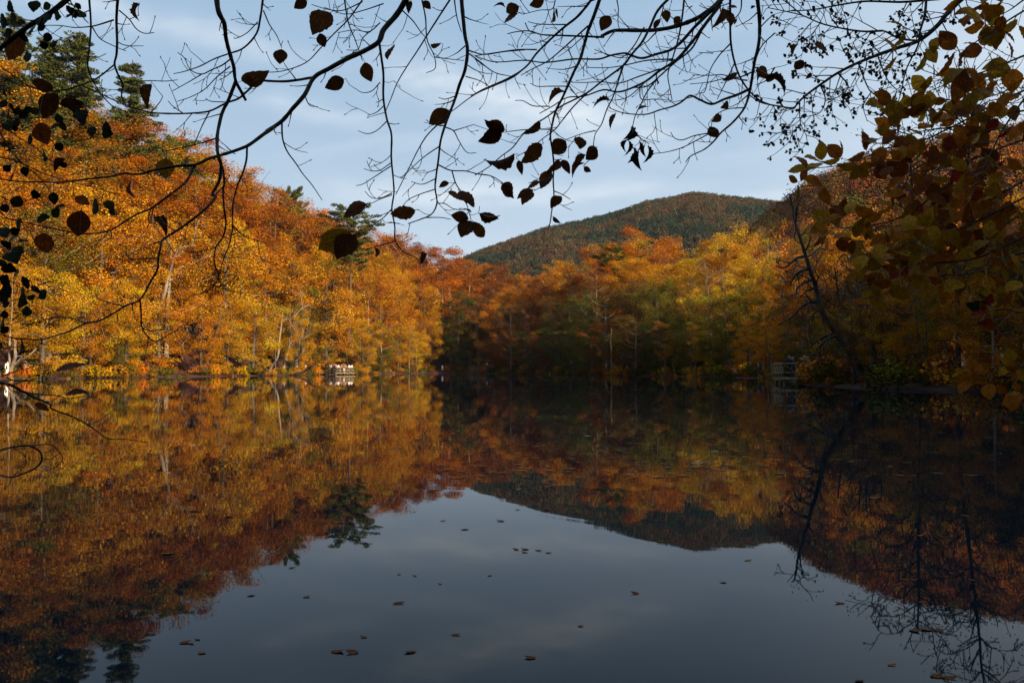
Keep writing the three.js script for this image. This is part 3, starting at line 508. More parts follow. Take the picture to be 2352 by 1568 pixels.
[[[2205, 905], [2200, 700], [2215, 500], [2230, 300], [2240, 150]], [[2120, 900], [2118, 720], [2100, 560], [2095, 420], [2090, 330]]].forEach((p, i) => tracedTree('bare_alder', ['tall bare tree behind the yellow leaves at the right edge', 'dark straight trunk between slender trunks and right-hand leaves', 'tall bare tree at the far right edge of the shore'][i], 'tree', [52, 58][i], [[p, 11, 2], ...[0.3, 0.42, 0.52, 0.62, 0.72, 0.82, 0.92].flatMap((f, k) => { const k0 = f * (p.length - 1), a = p[Math.floor(k0)], b = p[Math.min(p.length - 1, Math.floor(k0) + 1)], q = [lerp(a[0], b[0], k0 % 1), lerp(a[1], b[1], k0 % 1)]; return [-1, 1].map((s) => [[q, [q[0] + s * 40, q[1] - 26], [q[0] + s * 80, q[1] - 28], [q[0] + s * 112, q[1] - 8 + k * 3]], 4 - k * 0.25, 1]); })], 'dark', 3.0, 'brown', 3, 90 + i, 'dark trees on the right shore'));
[['pale leaning trunk forking among golden trees on the left bank', 129, [[pt('B', [[1120, 1200], [1145, 1110], [1165, 930], [1215, 760], [1245, 640], [1280, 520], [1310, 450]]), 11, 3.5], [pt('B', [[1300, 462], [1360, 435], [1440, 425]]), 3, 1], [pt('B', [[1285, 515], [1330, 490], [1350, 440]]), 3, 1], [pt('B', [[1250, 655], [1300, 655]]), 2.5, 1], [pt('B', [[1190, 930], [1290, 935], [1350, 990], [1400, 1100]]), 2.5, 1], [pt('B', [[1170, 900], [1090, 950]]), 2, 1]], 'pale', 'pale_dead_tree'],
  ['pale forked trunk by the couple at the left edge', 91, [[pt('L', [[215, 960], [230, 800], [260, 640], [310, 500], [345, 380], [335, 200], [340, 0]]), 9, 5], [pt('L', [[250, 640], [340, 610], [450, 510], [570, 430], [700, 340], [850, 190]]), 5, 2], [pt('L', [[360, 380], [470, 375], [590, 360]]), 3, 1.5], [pt('L', [[300, 500], [380, 340], [460, 230]]), 3, 1.5]], 'pale', 'pale_dead_tree'],
  ['stout white birch trunk near the water at the left', 97, [[pt('L', [[1030, 770], [1060, 650], [1100, 480], [1140, 380], [1170, 300]]), 10, 7], [pt('L', [[1010, 480], [1020, 420]]), 4, 3]], 'pale', 'birch_stump'],
  ['thin pale trunk leaning right of the white birch', 95, [[pt('L', [[730, 850], [770, 700], [800, 580], [850, 460]]), 6, 4]], 'pale', 'pale_sapling'],
  ['dark leaning trunk behind the golden trees at the left', 112, [[pt('B', [[560, 1260], [620, 1160], [700, 1040], [730, 960], [745, 880]]), 8, 4], [pt('B', [[740, 1020], [770, 1110], [790, 1190]]), 3, 1.5]], 'grey', 'leaning_tree'],
  ['grey trunk rising and bowing over the left waterside', 136, [[pt('B', [[1490, 1385], [1530, 1250], [1550, 1150], [1580, 1095], [1610, 1000], [1625, 900]]), 9, 4], [pt('B', [[1570, 1100], [1630, 1130], [1640, 1200]]), 3, 1.2]], 'grey', 'leaning_tree'],
  ['slim pale trunk leaning right beside the left-hand jetty', 155, [[pt('C', [[125, 1380], [160, 1310], [200, 1250], [215, 1120], [230, 1000], [240, 900]]), 6, 2.5], [pt('C', [[235, 930], [290, 930]]), 2, 1], [pt('C', [[238, 970], [330, 975]]), 2, 1]], 'pale', 'pale_dead_tree'],
  ['second slim pale trunk nearer the left-hand jetty', 158, [[pt('C', [[260, 1270], [285, 1180], [305, 1060], [330, 910]]), 5, 2], [pt('C', [[320, 960], [370, 900], [440, 860]]), 2, 1]], 'pale', 'pale_dead_tree'],
  ['bent dark branch arching from the bank beside the jetty', 153, [[pt('C', [[110, 1375], [170, 1300], [210, 1275], [270, 1280], [330, 1305]]), 5, 2]], 'dark', 'leaning_tree'],
  ['pale fallen branch reaching out of the water before the jetty', 148, [[pt('C', [[280, 1378], [340, 1365], [400, 1355], [440, 1325], [480, 1300]]), 5, 1.5]], 'pale', 'fallen_branch'],
].forEach(([label, D, limbs, b, name], i) => tracedTree(name, label, 'tree trunk', D, limbs, b, i < 2 || i === 6 || i === 7 ? 0.5 : 0.12, 'gold', 0, 120 + i, 'single trunks along the left bank'));
[[2395, 'D', [[822, 1215], [815, 1130], [822, 1040]], 150], [2615, 'D', [[1140, 1285], [1145, 1210], [1132, 1160]], 150], [2690, 'D', [[1280, 1335], [1272, 1260], [1276, 1180]], 140], [2735, 'D', [[1352, 1320], [1360, 1240]], 146]].forEach(([, v, p, D], i) => tracedTree('birch_sapling', `${['first', 'second', 'third', 'fourth'][i]} thin white birch trunk from the left under the far bank trees`, 'tree trunk', D, [[pt(v, p), 3.2, 2]], 'pale', 0.1, 'gold', 0, 150 + i, 'white birch trunks on the far bank'));

// ---------- people ----------
function figure(pose) { // one continuous body from joined tapered limbs, 1.7 m tall
  const N = 56, mc = new MarchingCubes(N, bark.grey, false, false, 60000), J = [];
  const cap = (a, b, ra, rb) => J.push([V(...a), V(...b), ra, rb]);
  cap([0, 0.95, 0], [0, 1.18, 0], 0.145, 0.14); cap([0, 1.2, 0], [0, 1.36, 0], 0.15, 0.11); cap([-0.13, 1.36, 0], [0.13, 1.36, 0], 0.075, 0.075); cap([0, 1.38, 0], [0, 1.5, 0], 0.055, 0.052); cap([0, 1.56, 0.005], [0, 1.61, 0.005], 0.085, 0.09); cap([0, 1.57, 0.09], [0, 1.56, 0.1], 0.02, 0.016);
  for (const s of [-1, 1]) {
    const st = pose === 'walk' ? s * 0.16 : 0.02;
    cap([s * 0.09, 0.92, 0], [s * 0.1, 0.5, st * 0.6], 0.095, 0.062); cap([s * 0.1, 0.5, st * 0.6], [s * 0.105, 0.09, st - (pose === 'walk' ? s * 0.04 : 0)], 0.06, 0.042); cap([s * 0.105, 0.05, st - 0.03], [s * 0.12, 0.04, st + 0.15], 0.045, 0.035);
    if (pose === 'photo') { cap([s * 0.19, 1.36, 0], [s * 0.3, 1.2, 0.14], 0.055, 0.045); cap([s * 0.3, 1.2, 0.14], [s * 0.09, 1.5, 0.24], 0.043, 0.03); cap([s * 0.09, 1.5, 0.24], [s * 0.06, 1.58, 0.22], 0.034, 0.026); }
    else { const fw = pose === 'rail' ? 0.22 : 0.04; cap([s * 0.19, 1.36, 0], [s * 0.25, 1.1, -0.02], 0.055, 0.045); cap([s * 0.25, 1.1, -0.02], [s * 0.24, 0.88, fw], 0.043, 0.031); cap([s * 0.24, 0.87, fw], [s * 0.23, 0.78, fw + 0.03], 0.034, 0.024); cap([s * 0.22, 0.84, fw + 0.02], [s * 0.2, 0.79, fw + 0.05], 0.016, 0.012); }
  }
  if (pose === 'dress') cap([0, 0.95, 0], [0, 0.28, 0], 0.15, 0.27);
  for (let k = 0; k < N; k++) for (let j = 0; j < N; j++) for (let i = 0; i < N; i++) {
    const x = (i - N / 2) / (N / 2) * 0.9, y = (j - N / 2) / (N / 2) * 0.9 + 0.85, z = (k - N / 2) / (N / 2) * 0.9; let d = 9;
    for (const [a, b, ra, rb] of J) {
      const ex = b.x - a.x, ey = b.y - a.y, ez = b.z - a.z, t = clamp(((x - a.x) * ex + (y - a.y) * ey + (z - a.z) * ez) / (ex * ex + ey * ey + ez * ez), 0, 1);
      const q = Math.hypot(a.x + t * ex - x, a.y + t * ey - y, a.z + t * ez - z) - lerp(ra, rb, t), h = clamp(0.5 + 0.5 * (d - q) / 0.03, 0, 1); d = lerp(d, q, h) - 0.03 * h * (1 - h);
    }
    mc.field[k * N * N + j * N + i] = -d;
  }
  mc.isolation = 0; mc.update(); const n = mc.count, g = new THREE.BufferGeometry();
  g.setAttribute('position', new THREE.Float32BufferAttribute(Array.from(mc.positionArray.subarray(0, n * 3)), 3)); g.setAttribute('normal', new THREE.Float32BufferAttribute(Array.from(mc.normalArray.subarray(0, n * 3)), 3));
  g.scale(0.9, 0.9, 0.9); g.translate(0, 0.85, 0); g.computeBoundingBox(); g.translate(0, -g.boundingBox.min.y, 0); return g;
}
const POSES = { stand: figure('stand'), rail: figure('rail'), photo: figure('photo'), walk: figure('walk'), dress: figure('dress') };
const clothMat = std(0xffffff, 0.85, { vertexColors: true });
const SKIN = [0.42, 0.25, 0.17];
function person(pose, label, p, turn, top, legs, hair, scale = 1, group) {
  const g = POSES[pose].clone(), q = g.attributes.position, c = [];
  for (let i = 0; i < q.count; i++) { const x = q.getX(i), y = q.getY(i), z = q.getZ(i); let k = y > 1.635 || (y > 1.5 && z < -0.005) ? hair : y > 1.46 ? SKIN : y > (pose === 'dress' ? 0.28 : 0.93) ? top : legs; if (pose === 'photo' ? z > 0.17 : y < 0.87 && Math.abs(x) > 0.19 && y > 0.7) k = SKIN; if (y < 0.09) k = [0.03, 0.025, 0.02]; c.push(...k); }
  g.setAttribute('color', new THREE.Float32BufferAttribute(c, 3));
  const m = new THREE.Mesh(g, clothMat); m.name = numbered('person'); m.position.copy(p); m.rotation.y = turn; m.scale.setScalar(scale); scene.add(m); return tag(m, label, 'person', group);
}
// ---------- timber jetties ----------
const wood = { pale: std(col(0.54, 0.43, 0.29), 0.8, { map: barkMap }), dark: std(col(0.42, 0.33, 0.22), 0.9, { map: barkMap }) };  // same timber twice: pale for sunlit jetty, dark has shade put into its colour
function railing(parent, a, b, y, n, mat, h = 1.1) { // posts, three rails and slanting braces
  const dx = b.x - a.x, dz = b.z - a.z, len = Math.hypot(dx, dz), ang = Math.atan2(-dz, dx), mx = (a.x + b.x) / 2, mz = (a.z + b.z) / 2;
  const log = (p, q, r) => tube([p, p.clone().lerp(q, 0.5), q], [r, r * 1.03, r * 0.95], 7, 0.1, n);
  for (let i = 0; i <= n; i++) { const t = i / n; part(parent, 'post', log(V(a.x + dx * t, y - 0.12, a.z + dz * t), V(a.x + dx * t, y + h + 0.05, a.z + dz * t), 0.05), mat); }
  for (const [f, r] of [[1, 0.07], [0.36, 0.055]]) part(parent, 'rail', log(V(a.x - dx / len * 0.1, y + h * f, a.z - dz / len * 0.1), V(b.x + dx / len * 0.1, y + h * f, b.z + dz / len * 0.1), r), mat);
  for (let i = 0; i < n; i++) { const t = i / n, u = (i + 1) / n; part(parent, 'brace', log(V(a.x + dx * t, y + h * 0.98, a.z + dz * t), V(a.x + dx * u, y + h * 0.36, a.z + dz * u), 0.035), mat); }
}
function jetty(label, cx, cz, turn, w, l, deck, mat, n) {
  const g = thing('jetty', label, 'jetty', V(cx, 0, cz), 'timber jetties'); g.rotation.y = turn;
  const planks = Math.round(l / 0.2); for (let i = 0; i < planks; i++) part(g, 'plank', plankGeo(w), mat).position.set(0, deck, -l / 2 + (i + 0.5) * l / planks);
  for (const s of [-1, 1]) part(g, 'beam', tube([V(s * (w / 2 - 0.1), deck - 0.14, -l / 2 - 0.15), V(s * (w / 2 - 0.1), deck - 0.14, l / 2 + 0.15)], [0.1, 0.1], 8), mat);
  part(g, 'beam', tube([V(-w / 2 - 0.2, deck - 0.1, l / 2 + 0.06), V(w / 2 + 0.25, deck - 0.1, l / 2 + 0.06)], [0.1, 0.1], 8), mat);
  for (const s of [-1, 1]) for (const t of [-1, 0, 1]) part(g, 'pile', tube([V(s * (w / 2 - 0.1), -1.6, t * (l / 2 - 0.2)), V(s * (w / 2 - 0.1), deck - 0.05, t * (l / 2 - 0.2))], [0.09, 0.09], 7), mat);
  railing(g, V(-w / 2, 0, l / 2), V(w / 2, 0, l / 2), deck, n, mat); railing(g, V(-w / 2, 0, -l / 2), V(-w / 2, 0, l / 2), deck, n, mat); railing(g, V(w / 2, 0, -l / 2), V(w / 2, 0, l / 2), deck, n, mat);
  return g;
}
const plankCache = {}; function plankGeo(w) { return plankCache[w] ??= box(w, 0.045, 0.18); }
{
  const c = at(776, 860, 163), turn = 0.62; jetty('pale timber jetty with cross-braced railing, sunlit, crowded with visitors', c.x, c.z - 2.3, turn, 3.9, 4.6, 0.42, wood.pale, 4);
  const inJetty = (u, v) => V(c.x + Math.cos(turn) * u + Math.sin(turn) * v, 0.445, c.z - 2.3 - Math.sin(turn) * u + Math.cos(turn) * v);
  const W = [0.66, 0.62, 0.57], NV = [0.02, 0.025, 0.05], K = [0.02, 0.02, 0.02], HB = [0.03, 0.018, 0.01];
  [['white shirt, at the right end of the sunlit railing', 1.6, 1.9, W, K], ['white top, second from the right at the sunlit railing', 1.05, 1.95, [0.72, 0.62, 0.6], NV], ['rust jacket, behind two people in white on the jetty', 0.6, 1.2, [0.3, 0.1, 0.03], K], ['pale trousers, middle of the sunlit railing', -0.05, 1.9, [0.1, 0.07, 0.05], W], ['red coat, standing behind the middle of the railing', -0.35, 1.3, [0.4, 0.06, 0.05], NV], ['white shirt, near the front corner of the jetty', -1.3, 1.95, W, NV], ['pink top, leaning at the jetty corner', -1.65, 1.5, [0.6, 0.3, 0.28], K], ['navy coat, on the shaded side of the jetty', -1.6, 0.7, NV, NV], ['grey coat, on the shaded side of the jetty', -1.65, 0.1, [0.25, 0.22, 0.2], NV], ['pale blue top, farther back on the shaded side', -1.6, -0.9, [0.5, 0.55, 0.6], K], ['white dress, farthest back on the jetty', -1.65, -1.6, W, W]].forEach(([l, u, v, a, b], i) => person(i % 3 ? 'rail' : 'stand', `person in ${l}`, inJetty(u, v), turn + (u < -1.4 ? -1.5 : 0) + ((i * 37) % 10 - 5) * 0.06, a, b, i % 2 ? HB : K, 0.96 + (i % 4) * 0.03, 'visitors on the sunlit jetty'));
  // low landing that joins the jetty to the shore
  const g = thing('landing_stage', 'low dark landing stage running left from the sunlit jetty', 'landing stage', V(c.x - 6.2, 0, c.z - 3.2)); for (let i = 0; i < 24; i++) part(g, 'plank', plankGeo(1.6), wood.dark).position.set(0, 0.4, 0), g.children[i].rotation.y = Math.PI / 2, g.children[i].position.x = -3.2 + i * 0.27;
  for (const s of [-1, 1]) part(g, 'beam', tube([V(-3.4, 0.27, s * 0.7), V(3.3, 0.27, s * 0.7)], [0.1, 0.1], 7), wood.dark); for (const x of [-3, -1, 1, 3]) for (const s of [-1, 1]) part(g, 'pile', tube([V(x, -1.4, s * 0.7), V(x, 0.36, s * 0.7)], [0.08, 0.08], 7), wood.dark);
  person('stand', 'person in white and orange on the landing stage left of the jetty', V(c.x - 7.4, 0.425, c.z - 3.2), 0.3, [0.7, 0.55, 0.45], [0.5, 0.2, 0.05], K, 1, 'visitors on the shore'); person('walk', 'person in a white top at the landward end of the landing stage', V(c.x - 9.0, 0.425, c.z - 3.2), 1.2, W, K, K, 1, 'visitors on the shore');
}
{
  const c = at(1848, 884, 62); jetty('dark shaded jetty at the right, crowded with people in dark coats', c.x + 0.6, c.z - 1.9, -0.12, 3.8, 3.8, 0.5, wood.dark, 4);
  const R = rng(31), D = [['black coat', [0.015, 0.015, 0.018]], ['navy coat', [0.015, 0.02, 0.05]], ['dark brown coat', [0.05, 0.025, 0.015]], ['charcoal coat', [0.035, 0.035, 0.035]], ['dark red coat', [0.10, 0.02, 0.015]]];
  ['leftmost on the dark jetty', 'second from the left on the dark jetty', 'third from the left on the dark jetty', 'fourth from the left on the dark jetty', 'middle of the dark jetty', 'fourth from the right on the dark jetty', 'third from the right on the dark jetty', 'second from the right on the dark jetty', 'rightmost on the dark jetty'].forEach((l, i) => { const [n, k] = D[i % 5]; person(i % 2 ? 'rail' : 'stand', `person in a ${n}, ${l}`, V(c.x - 0.95 + i * 0.4, 0.525, c.z - 0.6 - (i % 3) * 0.7), (R() - 0.5) * 2, k, [0.02, 0.02, 0.03], [0.02, 0.014, 0.01], 0.95 + R() * 0.1, 'people on the dark jetty'); });
  const dock = (px, py, D) => { const p = at(px, py, D), x = p.x, z = p.z; return V(x, ground(x, z), z); };
  [[1965, 57, 'blue jacket', [0.12, 0.18, 0.4]], [1935, 64, 'pale grey jacket', [0.4, 0.42, 0.45]], [1745, 102, 'black coat', [0.02, 0.02, 0.02]], [1765, 104, 'light blue jeans and dark coat', [0.03, 0.03, 0.05]], [1690, 110, 'long beige coat', [0.5, 0.42, 0.33]], [2098, 54, 'black jacket', [0.02, 0.02, 0.02]], [2120, 55, 'dark brown jacket', [0.05, 0.03, 0.02]], [2155, 53, 'dark green jacket', [0.02, 0.04, 0.02]], [2180, 54, 'maroon jacket', [0.12, 0.02, 0.02]], [2198, 55, 'black hooded coat', [0.015, 0.015, 0.015]], [2335, 50, 'grey jacket', [0.2, 0.2, 0.22]]].forEach(([px, D, l, k], i) => { let p = dock(px, 880, D); for (let s = 0; s < 40 && shoreDistance(p.x, p.z) < 0.7; s++) { p.x += 0.4; p.z -= 0.3; p.y = ground(p.x, p.z); } p.y = ground(p.x, p.z) - 0.01; person(['stand', 'walk', 'dress'][px === 1690 ? 2 : i % 2], `person in ${/jeans/.test(l) ? '' : 'a '}${l} standing on the right shore`, p, i * 1.1, k, [0.03, 0.03, 0.04], [0.02, 0.015, 0.01], 1, 'people along the right shore'); });
  [[1449, 178, 'stand', 'person in black, left of two under the far bank trees', [0.03, 0.03, 0.03]], [1455, 178, 'stand', 'person in pale top, right of the person in black', [0.5, 0.48, 0.45]], [1519, 172, 'walk', 'person in white trousers by the birch trunks on the far bank', [0.3, 0.28, 0.26]], [1016, 222, 'dress', 'person in white at the inner corner of the lake', [0.7, 0.66, 0.62]]].forEach(([px, D, pose, l, k]) => { const p = dock(px, 850, D); for (let s = 0; s < 60 && shoreDistance(p.x, p.z) < 1; s++) { p.z -= 0.5; p.y = ground(p.x, p.z); } p.y -= 0.01; person(pose, l, p, 0.4, k, px === 1519 ? [0.6, 0.58, 0.55] : [0.04, 0.04, 0.05], [0.03, 0.02, 0.01], 1, 'visitors on the far bank'); });
  [[105 / SRC, 96, 'person in a long white dress with raised arms on the left bank', 'photo', [0.8, 0.74, 0.7]], [29 / SRC, 92, 'person in a white dress leaning by the pale forked trunk', 'dress', [0.8, 0.76, 0.74]]].forEach(([px, D, l, pose, k]) => { const p = dock(px, 850, D); p.y -= 0.01; person(pose, l, p, 0.5, k, k, [0.03, 0.02, 0.01], 1, 'visitors on the left bank'); });
}
{ // footbridge in the far corner
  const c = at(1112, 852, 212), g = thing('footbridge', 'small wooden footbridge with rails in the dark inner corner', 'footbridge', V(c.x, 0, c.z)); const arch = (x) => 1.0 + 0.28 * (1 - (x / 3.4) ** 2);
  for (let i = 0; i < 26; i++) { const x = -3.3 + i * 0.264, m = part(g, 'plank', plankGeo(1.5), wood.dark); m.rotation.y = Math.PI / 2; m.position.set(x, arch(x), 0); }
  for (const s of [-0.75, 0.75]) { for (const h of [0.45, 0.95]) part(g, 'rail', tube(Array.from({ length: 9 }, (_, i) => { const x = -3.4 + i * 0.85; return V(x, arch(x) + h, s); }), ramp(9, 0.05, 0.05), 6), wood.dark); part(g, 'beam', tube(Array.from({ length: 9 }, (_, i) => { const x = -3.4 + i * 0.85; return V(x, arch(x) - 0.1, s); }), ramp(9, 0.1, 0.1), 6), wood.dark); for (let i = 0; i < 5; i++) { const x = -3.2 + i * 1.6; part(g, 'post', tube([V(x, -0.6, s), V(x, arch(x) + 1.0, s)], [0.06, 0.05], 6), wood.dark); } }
  person('photo', 'person in a white shirt taking a photo on the footbridge', V(c.x + 0.75, arch(0.75) + 0.023, c.z + 0.2), 0, [0.75, 0.72, 0.68], [0.05, 0.05, 0.06], [0.02, 0.015, 0.01], 1, 'visitors on the far bank');
}
// ---------- parked cars under the trees ----------
function parkedCar(label, px, D, turn, paint) {
  const p = at(px, 838, D), y = ground(p.x, p.z), g = thing('parked_car', label, 'car', V(p.x, y, p.z), 'cars parked under the far trees'); g.rotation.y = turn;
  const s = new THREE.Shape(); s.moveTo(-2.1, 0.35); s.lineTo(-2.15, 0.75); s.quadraticCurveTo(-2.12, 1.0, -1.95, 1.02); s.lineTo(-1.7, 1.5); s.quadraticCurveTo(-1.6, 1.62, -1.3, 1.64); s.lineTo(0.25, 1.62); s.quadraticCurveTo(0.55, 1.6, 0.75, 1.42); s.lineTo(1.15, 1.06); s.lineTo(1.95, 0.95); s.quadraticCurveTo(2.15, 0.9, 2.15, 0.6); s.lineTo(2.1, 0.35); s.lineTo(1.75, 0.35); s.absarc(1.35, 0.35, 0.38, 0, Math.PI, false); s.lineTo(-0.95, 0.35); s.absarc(-1.33, 0.35, 0.38, 0, Math.PI, false); s.closePath();
  const body = new THREE.ExtrudeGeometry(s, { depth: 1.55, bevelEnabled: true, bevelSize: 0.06, bevelThickness: 0.08, bevelSegments: 3, curveSegments: 10 }); body.translate(0, 0, -0.775); part(g, 'body', body, new THREE.MeshPhysicalMaterial({ color: paint, roughness: 0.3, clearcoat: 1, clearcoatRoughness: 0.1 }));
  const glass = std(col(0.01, 0.012, 0.014), 0.08);
  for (const z of [0.862, -0.862]) { for (const [a, b, c2, d2] of [[-1.62, -1.5, -0.95, -0.95], [-0.88, -0.88, -0.2, -0.2], [-0.13, -0.13, 0.35, 0.75]]) { const w = new THREE.Shape(); w.moveTo(a, 1.08); w.lineTo(b, 1.5); w.lineTo(c2, 1.52); w.lineTo(d2, 1.1); w.closePath(); const wg = new THREE.ExtrudeGeometry(w, { depth: 0.012, bevelEnabled: false }); wg.translate(0, 0, z - 0.006); part(g, 'window', wg, glass); } }
  part(g, 'windscreen', box(0.03, 0.5, 1.35, 0.98, 1.28, 0, 0, 0.83), glass);
  const tyre = std(col(0.015, 0.015, 0.015), 0.9), rim = std(col(0.4, 0.4, 0.42), 0.35, { metalness: 0.8 });
  for (const x of [-1.33, 1.35]) for (const z of [-0.78, 0.78]) { const t = new THREE.TorusGeometry(0.26, 0.085, 10, 20); const w = part(g, 'wheel', t, tyre); w.position.set(x, 0.345, z); const r = new THREE.CylinderGeometry(0.19, 0.19, 0.12, 16); r.rotateX(Math.PI / 2); part(w, 'rim', r, rim); }
  for (const z of [-0.6, 0.6]) { part(g, 'headlight', box(0.06, 0.14, 0.3, 2.16, 0.78, z), std(col(0.7, 0.7, 0.68), 0.1)); part(g, 'tail_light', box(0.05, 0.22, 0.14, -2.17, 0.85, z * 1.1), std(col(0.3, 0.01, 0.01), 0.2)); }
}
parkedCar('silver estate car parked under the trees of the far bank', 1424, 208, -0.35, col(0.55, 0.56, 0.58));
parkedCar('pale car half hidden by rust foliage, left of the silver car', 1344, 214, 0.1, col(0.45, 0.46, 0.48));
// ---------- branches hanging into the picture ----------
bough('overhanging_bough', 'thick dark bough dropping from the top left and sweeping left over golden trees', { seed: 3, depth: 2.8, twigs: 0.4, limbs: [
  [pt('A', [[1690, -40], [1715, 100], [1755, 180], [1770, 300], [1800, 420], [1830, 520], [1845, 630], [1890, 720], [1925, 785]]), 10, 5],
  [[...pt('A', [[1845, 640], [1790, 780], [1745, 870], [1715, 980], [1700, 1080], [1705, 1200], [1730, 1300], [1715, 1420], [1660, 1530]]), ...pt('B', [[1590, 60], [1530, 140], [1450, 210], [1330, 300], [1190, 395], [1185, 430], [1165, 520], [1160, 600], [1110, 690], [1030, 825], [920, 875], [830, 930], [720, 985], [630, 1000], [520, 1055], [430, 1085], [300, 1120], [150, 1115], [50, 1100], [-30, 1070]])], 7, 1.8, 2.82, 2.4],
  [pt('B', [[1190, 398], [1130, 412]]), 4, 2, 2.6], [pt('B', [[1160, 520], [1040, 525], [970, 528], [920, 490]]), 2.5, 1.2, 2.6], [pt('B', [[1030, 825], [1040, 940], [1045, 1030], [1090, 1055], [1180, 1050], [1240, 1040]]), 3.5, 1.2, 2.55], [pt('B', [[1045, 1040], [1080, 1090], [1140, 1135], [1230, 1090], [1290, 1060], [1340, 1020], [1470, 1000]]), 2.5, 1.2, 2.55], [pt('B', [[920, 875], [840, 860], [760, 835], [705, 805]]), 2.5, 1.2, 2.5], [pt('B', [[630, 1000], [540, 970], [430, 955], [330, 975], [250, 995], [190, 1010], [110, 985]]), 2.8, 1.2, 2.45], [pt('B', [[430, 955], [385, 895]]), 1.8, 1, 2.45], [pt('B', [[330, 975], [230, 930]]), 1.8, 1, 2.45], [pt('B', [[300, 1120], [310, 1155], [360, 1160]]), 2, 1, 2.45], [pt('B', [[860, 930], [868, 990]]), 1.8, 1, 2.5]],
  leaves: [['A', 1870, 640, 2090, 590, 0.4], ['A', 1980, 680, 1935, 590, 0.5], ['A', 1635, 575, 1605, 695, 0.25]] });
